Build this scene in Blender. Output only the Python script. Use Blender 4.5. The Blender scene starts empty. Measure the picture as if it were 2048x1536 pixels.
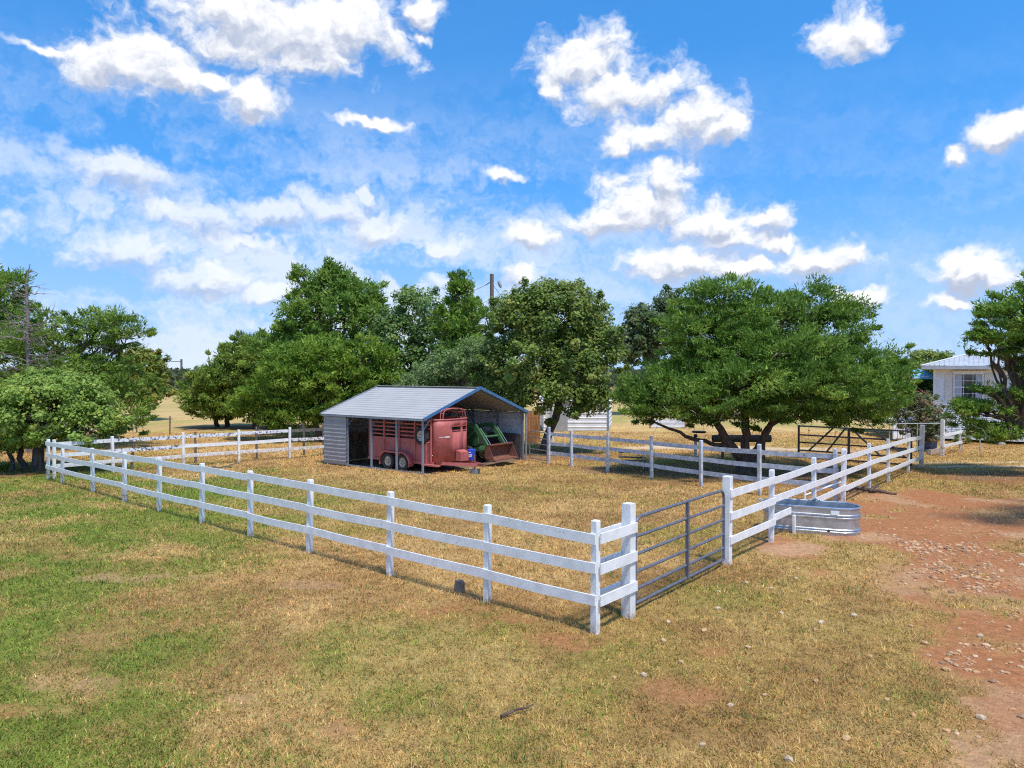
import bpy, math, random
import numpy as np
from mathutils import Vector, Matrix

sc = bpy.context.scene
R = math.radians
random.seed(7)

# ------------------------------------------------------------------ camera
cam_data = bpy.data.cameras.new("camera")
cam = bpy.data.objects.new("camera", cam_data)
sc.collection.objects.link(cam)
cam.location = (0, 0, 3.5)
cam.rotation_euler = (R(90 - 0.894), 0, 0)
cam_data.lens = 25.89
cam_data.sensor_width = 36
cam_data.clip_start = 0.1
cam_data.clip_end = 6000
sc.camera = cam

# ------------------------------------------------------------------ light
SUN_EL, SUN_AZ = 65.0, 150.0 # azimuth clockwise from +Y
S = Vector((math.sin(R(SUN_AZ)) * math.cos(R(SUN_EL)), math.cos(R(SUN_AZ)) * math.cos(R(SUN_EL)), math.sin(R(SUN_EL))))
sun_data = bpy.data.lights.new("sun", 'SUN')
sun_data.energy = 2.45
sun_data.angle = R(7.0)
sun_data.color = (1.0, 0.955, 0.88)
sun = bpy.data.objects.new("sun", sun_data)
sun.rotation_euler = S.to_track_quat('Z', 'Y').to_euler()
sun.location = S * 60
sc.collection.objects.link(sun)

sc.view_settings.view_transform = 'Standard'
sc.view_settings.look = 'None'
sc.view_settings.exposure = 0.88
sc.view_settings.gamma = 1.0
sc.view_settings.use_curve_mapping = False
sc.cycles.use_denoising = False
sc.cycles.filter_width = 1.15
sc.cycles.use_adaptive_sampling = True
sc.cycles.adaptive_threshold = 0.004
sc.cycles.sample_clamp_indirect = 3.0
sc.cycles.max_bounces = 8
sc.cycles.diffuse_bounces = 6
sc.cycles.transparent_max_bounces = 8

# ------------------------------------------------------------------ sky
CLOUDS = [(-0.268,0.875,0.404,0.128,0.046),(-0.318,0.853,0.414,0.086,0.04),(-0.2,0.887,0.416,0.067,0.043),(-0.255,0.891,0.376,0.055,0.018),(-0.111,0.894,0.434,0.027,0.013),(-0.109,0.906,0.409,0.013,0.009),(-0.421,0.838,0.348,0.064,0.032),(-0.457,0.823,0.338,0.043,0.027),(-0.39,0.857,0.338,0.046,0.023),(-0.355,0.871,0.341,0.027,0.012),(-0.313,0.892,0.325,0.034,0.024),(-0.506,0.791,0.344,0.031,0.008),(0.087,0.918,0.387,0.052,0.037),(0.129,0.928,0.351,0.058,0.038),(0.178,0.921,0.348,0.055,0.032),(0.219,0.923,0.318,0.058,0.029),(0.169,0.939,0.298,0.043,0.021),(0.261,0.917,0.3,0.031,0.016),(0.051,0.932,0.358,0.023,0.016),(0.138,0.947,0.291,0.021,0.013),(0.173,0.96,0.221,0.061,0.038),(0.119,0.972,0.201,0.049,0.022),(0.2,0.949,0.244,0.034,0.026),(0.266,0.945,0.192,0.058,0.023),(0.318,0.928,0.195,0.037,0.018),(0.328,0.93,0.166,0.024,0.011),(0.279,0.945,0.17,0.055,0.015),(-0.179,0.965,0.189,0.035,0.02),(-0.187,0.956,0.228,0.01,0.011),(0.024,0.984,0.178,0.027,0.015),(0.226,0.964,0.144,0.073,0.023),(0.292,0.947,0.135,0.043,0.017),(0.381,0.914,0.139,0.052,0.02),(0.524,0.844,0.112,0.049,0.024),(0.512,0.849,0.127,0.021,0.015),(0.383,0.841,0.382,0.038,0.022),(0.537,0.802,0.262,0.027,0.015),(0.503,0.83,0.241,0.015,0.01),(-0.459,0.877,0.142,0.058,0.02),(-0.387,0.915,0.118,0.058,0.021),(-0.368,0.921,0.128,0.021,0.02),(-0.307,0.946,0.099,0.032,0.012),(0.017,0.991,0.131,0.031,0.017),(-0.096,0.988,0.124,0.02,0.012),(-0.387,0.902,0.192,0.046,0.018),(-0.302,0.932,0.199,0.046,0.017),(-0.451,0.862,0.233,0.049,0.024),(-0.016,0.966,0.258,0.03,0.009),(-0.179,0.932,0.315,0.048,0.008),(0.511,0.856,0.081,0.027,0.01),(0.425,0.901,0.089,0.031,0.013),(-0.234,0.949,0.212,0.043,0.018),(-0.096,0.981,0.169,0.037,0.012),(-0.341,0.925,0.166,0.043,0.012)]

world = bpy.data.worlds.new("World")
sc.world = world
world.use_nodes = True
wt = world.node_tree
wt.nodes.clear()


class NT:
    """short hands for building a node tree"""
    def __init__(s, t): s.t = t
    def n(s, kind, **kw):
        nd = s.t.nodes.new(kind)
        for k, v in kw.items(): setattr(nd, k, v)
        return nd
    def put(s, sock, v):
        if isinstance(v, bpy.types.NodeSocket): s.t.links.new(v, sock)
        else: sock.default_value = v
    def m(s, op, a, b=None, c=None, clamp=False):
        nd = s.n('ShaderNodeMath', operation=op, use_clamp=clamp)
        for i, v in enumerate((a, b, c)):
            if v is not None: s.put(nd.inputs[i], v)
        return nd.outputs[0]
    def v(s, op, a, b=None, out=0, scale=None):
        nd = s.n('ShaderNodeVectorMath', operation=op)
        s.put(nd.inputs[0], a)
        if b is not None: s.put(nd.inputs[1], b)
        if scale is not None: s.put(nd.inputs['Scale'], scale)
        return nd.outputs[out]
    def noise(s, vec, scale, detail=4, rough=0.55, out=0, dist=0.0):
        nd = s.n('ShaderNodeTexNoise')
        if vec is not None: s.put(nd.inputs['Vector'], vec)
        nd.inputs['Scale'].default_value = scale
        nd.inputs['Detail'].default_value = detail
        nd.inputs['Roughness'].default_value = rough
        nd.inputs['Distortion'].default_value = dist
        return nd.outputs[out]
    def rng(s, x, a, b, c=0.0, d=1.0, smooth=True):
        nd = s.n('ShaderNodeMapRange')
        nd.interpolation_type = 'SMOOTHSTEP' if smooth else 'LINEAR'
        s.put(nd.inputs[0], x)
        for i, q in enumerate((a, b, c, d)): s.put(nd.inputs[i + 1], q)
        return nd.outputs[0]
    def mix(s, f, a, b, blend='MIX'):
        nd = s.n('ShaderNodeMix', data_type='RGBA', blend_type=blend)
        s.put(nd.inputs[0], f)
        s.put(nd.inputs[6], a if isinstance(a, bpy.types.NodeSocket) else tuple(a) + (1,) * (4 - len(a)))
        s.put(nd.inputs[7], b if isinstance(b, bpy.types.NodeSocket) else tuple(b) + (1,) * (4 - len(b)))
        return nd.outputs[2]


W = NT(wt)
d = W.v('NORMALIZE', W.n('ShaderNodeTexCoord').outputs['Generated'])
sky = W.n('ShaderNodeTexSky', sky_type='NISHITA')
sky.sun_disc = False
sky.sun_elevation = R(SUN_EL)
sky.sun_rotation = R(SUN_AZ)
sky.altitude = 300
sky.air_density = 1.0
sky.dust_density = 0.3
sky.ozone_density = 1.0
W.put(sky.inputs[0], W.v('NORMALIZE', W.v('ADD', W.v('MULTIPLY', d, (1, 1, .8)), (0, 0, .22))))
hs = W.n('ShaderNodeHueSaturation')
hs.inputs['Saturation'].default_value = 1.40
hs.inputs['Value'].default_value = 1.72
W.put(hs.inputs['Color'], sky.outputs[0])
skycol = hs.outputs[0]


def banks(p, L):
    """how far inside the nearest cumulus bank a direction lies (1 in its middle, 0 at its edge)"""
    f = None
    for x, y, z, rx, rz in L:
        nd = W.n('ShaderNodeVectorMath', operation='MULTIPLY_ADD')
        sx, sy, sz = .80 / rx, .7 / rx, .80 / rz
        W.put(nd.inputs[0], p); nd.inputs[1].default_value = (sx, sy, sz); nd.inputs[2].default_value = (-x * sx, -y * sy, -z * sz)
        q = W.v('LENGTH', nd.outputs[0], out=1)
        f = q if f is None else W.m('MINIMUM', f, q)
    return W.m('SUBTRACT', 1.0, f)


sepd = W.n('ShaderNodeSeparateXYZ'); W.put(sepd.inputs[0], d)
dx, dy, dz = sepd.outputs
warp = W.v('SUBTRACT', W.noise(d, 22, 3, 0.62, out=1), (0.5, 0.5, 0.5))
pw = W.v('ADD', d, W.v('SCALE', warp, scale=0.05))
sq = W.v('MULTIPLY', pw, (1, 1, 1.3))
b0 = W.noise(sq, 20, 8, 0.60)
b1 = W.noise(W.v('ADD', sq, (0.007, -0.003, 0.013)), 20, 5, 0.60)
relief = W.m('MULTIPLY', W.m('SUBTRACT', b0, b1), 2.4)
billow = W.m('MULTIPLY', W.m('SUBTRACT', b0, 0.50), 2.15)
# thin high veil, streaked and torn
vv = W.v('ADD', W.v('MULTIPLY', d, (1.0, 1.0, 3.6)), W.v('SCALE', warp, scale=0.3))
veil = W.noise(vv, 4.0, 6, 0.58)
low = W.rng(dz, 0.40, 0.14)
leftw = W.rng(dx, 0.40, -0.20, 0.30, 1.0)
veil = W.m('MULTIPLY', W.rng(veil, 0.35, 0.63), W.m('MULTIPLY', W.m('ADD', W.m('MULTIPLY', low, 0.95), 0.02), leftw))
haze = W.rng(dz, 0.27, -0.02, 0.0, 0.75)
clear = W.mix(haze, skycol, (3.1, 4.3, 6.3))
clear = W.mix(W.m('MULTIPLY', veil, 0.9), clear, (5.2, 5.8, 6.8))
soft = W.m('SUBTRACT', 1.0, W.m('MULTIPLY', W.m('MULTIPLY', W.rng(dz, 0.30, 0.22), W.rng(dx, 0.06, -0.08)), 0.32))
pu = W.v('ADD', pw, (0.0, 0.0, 0.013))


def sky_background(f, above):
    body = W.m('ADD', f, billow)
    dens = W.m('MULTIPLY', W.rng(body, -0.12, 0.60), soft)
    lit = W.rng(W.m('ADD', W.m('ADD', W.m('MULTIPLY', above, -1.25), relief), W.m('MULTIPLY', body, -0.10)), -0.62, 0.42)
    c = W.mix(dens, clear, W.mix(lit, (3.3, 3.75, 4.8), (6.8, 6.85, 6.95)))
    bg = W.n('ShaderNodeBackground')
    W.put(bg.inputs['Color'], c)
    bg.inputs['Strength'].default_value = 0.085
    return bg.outputs[0]


def part_of_sky(x0, x1, z0, z1, mrg=0.11):
    L = [c for c in CLOUDS if x0 - mrg < c[0] < x1 + mrg and z0 - mrg * .7 < c[2] < z1 + mrg * .7]
    f = W.m('MAXIMUM', banks(pw, L), -1.6)
    return sky_background(f, W.m('SUBTRACT', W.m('MAXIMUM', banks(pu, L), -1.6), f))


def either(cond, a, b):
    """a where cond is 0, b where it is 1; the other one is not evaluated"""
    nd = W.n('ShaderNodeMixShader')
    W.put(nd.inputs[0], cond)
    wt.links.new(a, nd.inputs[1]); wt.links.new(b, nd.inputs[2])
    return nd.outputs[0]


# the sky all round goes on with scattered banks of the same kind
far = W.noise(W.v('MULTIPLY', d, (1, 1, 1.8)), 3.2, 2, 0.5)
rest = sky_background(W.rng(far, 0.52, 0.76, -1.2, 1.0), W.m('MULTIPLY', far, 0.0))
tops = [either(W.m('GREATER_THAN', dx, 0.0), part_of_sky(-9, 0, a, b), part_of_sky(0, 9, a, b)) for a, b in ((-1, .155), (.155, .27), (.27, 1))]
front = either(W.m('GREATER_THAN', dz, 0.27), either(W.m('GREATER_THAN', dz, 0.155), tops[0], tops[1]), tops[2])
ahead = W.m('MULTIPLY', W.m('GREATER_THAN', dy, 0.70), W.m('LESS_THAN', dz, 0.50))
wo = W.n('ShaderNodeOutputWorld')
wt.links.new(either(ahead, rest, front), wo.inputs[0])
world.cycles.sampling_method = 'MANUAL'
world.cycles.sample_map_resolution = 512

# ------------------------------------------------------------------ helpers
C = sc.collection.objects


def gz(x, y):
    t = min(max((y - 14) / 18, 0), 1)
    return -0.4 * t * t * (3 - 2 * t)


def gz_np(x, y):
    t = np.clip((y - 14) / 18, 0, 1)
    return -0.4 * t * t * (3 - 2 * t)


class MB:
    def __init__(s): s.v, s.f = [], []
    def add(s, vs, fs):
        o = len(s.v)
        s.v += [tuple(p) for p in vs]
        s.f += [tuple(i + o for i in q) for q in fs]
        return s
    def frame(s, c, ax, ay, az):
        c, ax, ay, az = map(Vector, (c, ax, ay, az))
        vs = [c + ax * i + ay * j + az * k for k in (-1, 1) for j in (-1, 1) for i in (-1, 1)]
        return s.add(vs, [(0, 2, 3, 1), (4, 5, 7, 6), (0, 1, 5, 4), (2, 6, 7, 3), (0, 4, 6, 2), (1, 3, 7, 5)])
    def box(s, c, size, rz=0.0):
        ca, sa = math.cos(rz), math.sin(rz)
        return s.frame(c, (ca * size[0] / 2, sa * size[0] / 2, 0), (-sa * size[1] / 2, ca * size[1] / 2, 0), (0, 0, size[2] / 2))
    def b2(s, lo, hi):
        return s.box([(a + b) / 2 for a, b in zip(lo, hi)], [b - a for a, b in zip(lo, hi)])
    def bar(s, p, q, w, h, up=(0, 0, 1)):
        p, q, up = Vector(p), Vector(q), Vector(up)
        a = q - p
        sd = a.cross(up)
        if sd.length < 1e-6: sd = a.cross(Vector((1, 0, 0)))
        sd.normalize()
        u = sd.cross(a).normalized()
        return s.frame((p + q) / 2, a / 2, sd * w / 2, u * h / 2)
    def tube(s, pts, rad, n=8, cap=True):
        pts = [Vector(p) for p in pts]
        if not hasattr(rad, '__len__'): rad = [rad] * len(pts)
        vs, fs = [], []
        ref = None
        for i, p in enumerate(pts):
            t = (pts[min(i + 1, len(pts) - 1)] - pts[max(i - 1, 0)]).normalized()
            if ref is None:
                ref = t.cross(Vector((0, 0, 1)))
                if ref.length < 0.1: ref = t.cross(Vector((1, 0, 0)))
            ref = (ref - t * ref.dot(t)).normalized()
            b = t.cross(ref)
            for k in range(n):
                a = 2 * math.pi * k / n
                vs.append(p + (ref * math.cos(a) + b * math.sin(a)) * rad[i])
        for i in range(len(pts) - 1):
            for k in range(n):
                fs.append((i * n + k, i * n + (k + 1) % n, (i + 1) * n + (k + 1) % n, (i + 1) * n + k))
        if cap:
            fs.append(tuple(range(n - 1, -1, -1)))
            fs.append(tuple((len(pts) - 1) * n + k for k in range(n)))
        return s.add(vs, fs)
    def lathe(s, prof, n=20, M=None, cap=False):
        M = M or Matrix.Identity(4)
        vs = [M @ Vector((r * math.cos(2 * math.pi * k / n), r * math.sin(2 * math.pi * k / n), z)) for r, z in prof for k in range(n)]
        fs = [(i * n + k, i * n + (k + 1) % n, (i + 1) * n + (k + 1) % n, (i + 1) * n + k) for i in range(len(prof) - 1) for k in range(n)]
        if cap:
            fs += [tuple(range(n - 1, -1, -1)), tuple((len(prof) - 1) * n + k for k in range(n))]
        return s.add(vs, fs)
    def prism(s, poly, a, b, axis='y'):
        """extrude a 2D outline (x,z for axis y; y,z for x; x,y for z) from a to b"""
        def P(q, t):
            return {'y': (q[0], t, q[1]), 'x': (t, q[0], q[1]), 'z': (q[0], q[1], t)}[axis]
        n = len(poly)
        vs = [P(q, a) for q in poly] + [P(q, b) for q in poly]
        return s.add(vs, [tuple(range(n)), tuple(range(2 * n - 1, n - 1, -1))] + [(k, k + n, (k + 1) % n + n, (k + 1) % n) for k in range(n)])
    def build(s, name, mat, parent=None, smooth=False, loc=None):
        me = bpy.data.meshes.new(name)
        me.from_pydata(s.v, [], s.f)
        if mat is not None: me.materials.append(mat)
        if smooth:
            me.polygons.foreach_set('use_smooth', [True] * len(me.polygons))
            try: me.set_sharp_from_angle(angle=R(35))
            except Exception: pass
        me.update()
        o = bpy.data.objects.new(name, me)
        C.link(o)
        if parent is not None: o.parent = parent
        if loc is not None: o.location = loc
        return o


def tag(o, label=None, cat=None, group=None, kind=None):
    if label: o['label'] = label
    if cat: o['category'] = cat
    if group: o['group'] = group
    if kind: o['kind'] = kind
    return o


def thing(name, label, cat, loc=(0, 0, 0), rz=0.0, group=None):
    o = bpy.data.objects.new(name, None)
    C.link(o)
    o.location = loc
    o.rotation_euler = (0, 0, rz)
    o.empty_display_size = 0.2
    return tag(o, label, cat, group)


def material(name, c1, c2=None, scale=6.0, rough=0.6, metal=0.0, bump=0.0, bscale=None, lo=0.38, hi=0.62, detail=6, spec=0.5, stretch=(1, 1, 1), third=None, third_lo=0.6, third_scale=None):
    m = bpy.data.materials.new(name)
    m.use_nodes = True
    T = NT(m.node_tree)
    b = m.node_tree.nodes['Principled BSDF']
    b.inputs['Roughness'].default_value = rough
    b.inputs['Metallic'].default_value = metal
    b.inputs['Specular IOR Level'].default_value = spec
    pos = T.n('ShaderNodeNewGeometry').outputs['Position']
    pv = T.v('MULTIPLY', pos, stretch)
    col = None
    if c2 is not None:
        col = T.mix(T.rng(T.noise(pv, scale, detail, 0.6), lo, hi), c1, c2)
    if third is not None:
        col = T.mix(T.rng(T.noise(pv, third_scale or scale * 3, 5, 0.65), third_lo, third_lo + 0.05), col if col is not None else c1, third)
    if col is not None: T.put(b.inputs['Base Color'], col)
    else: b.inputs['Base Color'].default_value = tuple(c1) + (1,)
    if bump:
        bn = T.n('ShaderNodeBump')
        bn.inputs['Strength'].default_value = bump
        bn.inputs['Distance'].default_value = 0.02
        T.put(bn.inputs['Height'], T.noise(pv, bscale or scale * 4, 5, 0.6))
        T.put(b.inputs['Normal'], bn.outputs[0])
    return m


def leaf_material(name, attr='leaf_colour', trans=0.35, rough=0.6):
    m = bpy.data.materials.new(name)
    m.use_nodes = True
    nt = m.node_tree
    T = NT(nt)
    b = nt.nodes['Principled BSDF']
    b.inputs['Roughness'].default_value = rough
    b.inputs['Specular IOR Level'].default_value = 0.25
    a = T.n('ShaderNodeAttribute', attribute_name=attr)
    T.put(b.inputs['Base Color'], a.outputs['Color'])
    tr = T.n('ShaderNodeBsdfTranslucent')
    T.put(tr.inputs['Color'], a.outputs['Color'])
    mx = T.n('ShaderNodeMixShader')
    mx.inputs[0].default_value = trans
    nt.links.new(b.outputs[0], mx.inputs[1])
    nt.links.new(tr.outputs[0], mx.inputs[2])
    nt.links.new(mx.outputs[0], nt.nodes['Material Output'].inputs['Surface'])
    return m


def fast_mesh(name, verts, faces_n, mat, attr=None, cols=None, parent=None):
    """verts (N,3); faces are consecutive runs of faces_n vertices"""
    n = len(verts)
    nf = n // faces_n
    me = bpy.data.meshes.new(name)
    me.vertices.add(n)
    me.vertices.foreach_set('co', np.ascontiguousarray(verts, np.float32).ravel())
    me.loops.add(n)
    me.loops.foreach_set('vertex_index', np.arange(n, dtype=np.int32))
    me.polygons.add(nf)
    me.polygons.foreach_set('loop_start', np.arange(0, n, faces_n, dtype=np.int32))
    try: me.polygons.foreach_set('loop_total', np.full(nf, faces_n, dtype=np.int32))
    except Exception: pass
    me.update(calc_edges=True)
    if attr:
        at = me.attributes.new(attr, 'FLOAT_COLOR', 'POINT')
        c4 = np.ones((n, 4), np.float32)
        c4[:, :3] = cols
        at.data.foreach_set('color', c4.ravel())
    me.materials.append(mat)
    o = bpy.data.objects.new(name, me)
    C.link(o)
    if parent is not None: o.parent = parent
    return o


_tabs = {}


def vnoise(x, y, seed=0):
    if seed not in _tabs: _tabs[seed] = np.random.RandomState(seed + 11).rand(256, 256)
    T = _tabs[seed]
    xi, yi = np.floor(x).astype(int), np.floor(y).astype(int)
    fx, fy = x - xi, y - yi
    fx, fy = fx * fx * (3 - 2 * fx), fy * fy * (3 - 2 * fy)
    g = lambda a, b: T[a & 255, b & 255]
    return (g(xi, yi) * (1 - fx) + g(xi + 1, yi) * fx) * (1 - fy) + (g(xi, yi + 1) * (1 - fx) + g(xi + 1, yi + 1) * fx) * fy


def fbm(x, y, seed=0, oc=4):
    s = 0; a = 0.5; t = 0
    for i in range(oc):
        s = s + a * vnoise(x * 2 ** i + 17.3 * i, y * 2 ** i - 9.1 * i, seed + i); t += a; a *= 0.55
    return s / t


def sst(x, a, b):
    t = np.clip((x - a) / (b - a), 0, 1)
    return t * t * (3 - 2 * t)


# ------------------------------------------------------------------ ground cover layout (what grows or lies where)
STRAW = np.array((0.67, 0.425, 0.165)); STRAW2 = np.array((0.52, 0.295, 0.10)); OLIVE = np.array((0.40, 0.30, 0.07)); BROWN = np.array((0.39, 0.215, 0.08))
GREEN = np.array((0.19, 0.26, 0.035)); DIRT = np.array((0.37, 0.155, 0.065)); PALE = np.array((0.44, 0.25, 0.13))
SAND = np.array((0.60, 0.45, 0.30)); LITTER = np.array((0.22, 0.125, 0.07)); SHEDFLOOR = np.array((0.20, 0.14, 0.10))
PATCHES = [(-1.15, 10.75, .75, .42), (-.1, 10.35, .55, .3), (.55, 9.6, .5, .18), (-6.9, 12.5, .75, .3), (-5.9, 12.6, .5, .22), (-3.5, 12.1, .8, .35), (-4.9, 8.3, .45, .35),
           (-5.6, 9.7, .4, .25), (-5.0, 7.6, .2, .12), (-7.0, 14.9, .8, .2), (-5.2, 7.55, .5, .2), (1.9, 8.0, .6, .3), (2.6, 9.2, .35, .2), (-4.2, 13.6, .5, .15), (-3.0, 7.9, .4, .2), (-1.7, 7.2, .3, .2), (1.0, 9.35, .5, .14)]
BIGDIRT = [(8.4, 12.0, 1.8, 1.5), (8.6, 16.2, 3.2, 3.2), (11.5, 17.2, 4.2, 3.6), (9.6, 12.8, 3.2, 2.4), (12.5, 20.5, 3.6, 2.6), (5.6, 14.6, 1.1, .7), (5.3, 7.0, 1.6, 1.2), (7.0, 9.6, 1.5, 2.6), (6.2, 8.4, 1.3, 1.2), (9.0, 19.2, 1.6, 2.2), (6.9, 7.6, 1.6, 1.4), (15.0, 17.0, 4.0, 4.0)]


def blobs(x, y, L, wob, ws):
    m = np.full(x.shape, -9.0)
    w = (fbm(x * ws, y * ws, 31, 4) - .5) * wob
    for cx, cy, rx, ry in L:
        m = np.maximum(m, 1 - np.sqrt(((x - cx) / rx) ** 2 + ((y - cy) / ry) ** 2))
    return m + w


def cover(x, y):
    big = fbm(x * .22, y * .22, 3, 4); mid = fbm(x * .9, y * .9, 5, 4); fine = fbm(x * 3.1, y * 3.1, 8, 3)
    edge = (-1.6 - .42 * (y - 5) - x)
    g = sst(edge + (big - .5) * 9 + (mid - .5) * 4.0, -3.0, 3.2) * sst(y, 34, 29)
    g = g * (.34 + .60 * sst(mid + .5 * (big - .5), .36, .62))
    lush = np.exp(-(((x + 9.3) / 2.6) ** 2 + ((y - 22.5) / 2.8) ** 2))
    g = np.maximum(g, lush * 1.15)
    g = np.maximum(g, .30 * sst(mid, .54, .76) * sst(big, .44, .64))
    g = np.maximum(g, .45 * sst(y, 40, 55) * sst(big, .4, .7))
    g = np.clip(g, 0, 1)
    dirt = sst(blobs(x, y, BIGDIRT, 1.9, 1.1) + (fine - .5) * .5, -.22, .50)
    pat = .75 * sst(blobs(x, y, PATCHES, 2.9, 2.4), -.05, .75)
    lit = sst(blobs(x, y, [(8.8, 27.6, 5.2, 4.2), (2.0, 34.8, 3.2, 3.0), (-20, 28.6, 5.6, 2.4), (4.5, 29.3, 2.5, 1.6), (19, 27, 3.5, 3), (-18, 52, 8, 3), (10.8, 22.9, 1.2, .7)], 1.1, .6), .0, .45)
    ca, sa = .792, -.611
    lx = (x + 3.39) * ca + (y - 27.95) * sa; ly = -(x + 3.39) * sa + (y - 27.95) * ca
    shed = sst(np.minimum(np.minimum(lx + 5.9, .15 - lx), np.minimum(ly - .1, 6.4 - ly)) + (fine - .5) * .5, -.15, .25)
    pth = sst(1 - np.abs(y - (37.3 - .03 * x + 1.2 * np.sin(x * .16))) / 1.25 + (mid - .5) * 1.4, .0, .6) * sst(x, 3, 7) * sst(x, 20, 14)
    p2 = sst(1 - np.abs(y - (30.4 + .02 * (x - 18))) / .55 + (mid - .5) * 1.2, .1, .7) * sst(x, 15.5, 18)
    p2 = np.maximum(p2, .7 * sst(1 - np.abs(y - (31.9 + .02 * (x - 18))) / .4 + (mid - .5) * 1.2, .1, .7) * sst(x, 15.5, 18))
    sand = np.maximum(pth, p2)
    return big, mid, fine, g, dirt, pat, lit, shed, sand


def soil_colour(x, y):
    big, mid, fine, g, dirt, pat, lit, shed, sand = cover(x, y)
    L = lambda a, b, t: a * (1 - t[..., None]) + b * t[..., None]
    straw = L(STRAW, STRAW2, sst(mid, .35, .65))
    straw = L(straw, OLIVE, .45 * sst(big, .45, .65))
    straw = L(straw, BROWN, .6 * sst(fbm(x * .55, y * .55, 13, 4), .50, .68))
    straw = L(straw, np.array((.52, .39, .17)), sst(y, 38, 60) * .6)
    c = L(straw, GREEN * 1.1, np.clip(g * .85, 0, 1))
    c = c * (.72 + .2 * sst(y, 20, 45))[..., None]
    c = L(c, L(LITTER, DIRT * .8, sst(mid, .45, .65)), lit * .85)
    c = L(c, L(DIRT, PALE, sst(fbm(x * .9, y * .9, 21, 4), .46, .70)), dirt)
    c = L(c, L(PALE * .95, DIRT, sst(big, .4, .6)), pat * .9)
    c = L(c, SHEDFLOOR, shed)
    c = L(c, SAND, sand * .85)
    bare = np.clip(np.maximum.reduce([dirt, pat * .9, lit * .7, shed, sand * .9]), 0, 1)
    return c, g, bare


# ------------------------------------------------------------------ the ground
def axis(segs):
    out = [segs[0][0]]
    for a, b, st in segs:
        n = max(1, int(round((b - a) / st)))
        out += [a + (b - a) * (i + 1) / n for i in range(n)]
    return np.array(out)


gx = axis([(-2500, -300, 550), (-300, -60, 24), (-60, -24, 1.5), (-24, 24, .22), (24, 60, 1.5), (60, 300, 24), (300, 2500, 550)])
gy = axis([(-400, -20, 60), (-20, 4, 3), (4, 24, .16), (24, 44, .28), (44, 80, 1.2), (80, 300, 20), (300, 3500, 400)])
X, Y = np.meshgrid(gx, gy)
rel = (fbm(X * .5, Y * .5, 40, 3) - .5) * .07 + (fbm(X * 2.7, Y * 2.7, 44, 3) - .5) * .045
rel *= sst(np.abs(X), 70, 40) * sst(Y, 70, 45)
Z = gz_np(X, Y) + rel - .012
ny, nx = X.shape
gv = np.stack([X, Y, Z], -1).reshape(-1, 3)
idx = np.arange(ny * nx).reshape(ny, nx)
quads = np.stack([idx[:-1, :-1], idx[:-1, 1:], idx[1:, 1:], idx[1:, :-1]], -1).reshape(-1, 4)
me = bpy.data.meshes.new('ground')
me.vertices.add(len(gv)); me.vertices.foreach_set('co', gv.astype(np.float32).ravel())
me.loops.add(quads.size); me.loops.foreach_set('vertex_index', quads.astype(np.int32).ravel())
me.polygons.add(len(quads)); me.polygons.foreach_set('loop_start', np.arange(0, quads.size, 4, dtype=np.int32))
try: me.polygons.foreach_set('loop_total', np.full(len(quads), 4, dtype=np.int32))
except Exception: pass
me.polygons.foreach_set('use_smooth', np.ones(len(quads), dtype=bool))
me.update(calc_edges=True)
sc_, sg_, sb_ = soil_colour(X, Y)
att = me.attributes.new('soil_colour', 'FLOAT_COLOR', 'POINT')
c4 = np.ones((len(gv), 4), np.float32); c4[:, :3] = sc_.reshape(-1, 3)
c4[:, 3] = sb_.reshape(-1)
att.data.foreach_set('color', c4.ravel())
gm = bpy.data.materials.new('soil_and_thatch')
gm.use_nodes = True
T = NT(gm.node_tree)
b = gm.node_tree.nodes['Principled BSDF']
b.inputs['Roughness'].default_value = .95
b.inputs['Specular IOR Level'].default_value = .1
ga = T.n('ShaderNodeAttribute', attribute_name='soil_colour')
pos = T.n('ShaderNodeNewGeometry').outputs['Position']
n1 = T.noise(pos, 9, 8, .7)
n2 = T.noise(pos, 55, 4, .65)
v = T.m('MULTIPLY', T.rng(n1, .25, .75, .62, 1.38, False), T.rng(n2, .25, .75, .6, 1.4, False))
T.put(b.inputs['Base Color'], T.v('SCALE', ga.outputs['Color'], scale=v))
bn = T.n('ShaderNodeBump'); bn.inputs['Strength'].default_value = .8; bn.inputs['Distance'].default_value = .03
T.put(bn.inputs['Height'], T.m('ADD', n1, T.m('MULTIPLY', n2, .6)))
T.put(b.inputs['Normal'], bn.outputs[0])
me.materials.append(gm)
ground = bpy.data.objects.new('ground', me); C.link(ground)
tag(ground, kind='structure')


def ground_z(x, y):
    return gz_np(x, y) + (fbm(x * .5, y * .5, 40, 3) - .5) * .07 + (fbm(x * 2.7, y * 2.7, 44, 3) - .5) * .045 - .012


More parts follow.
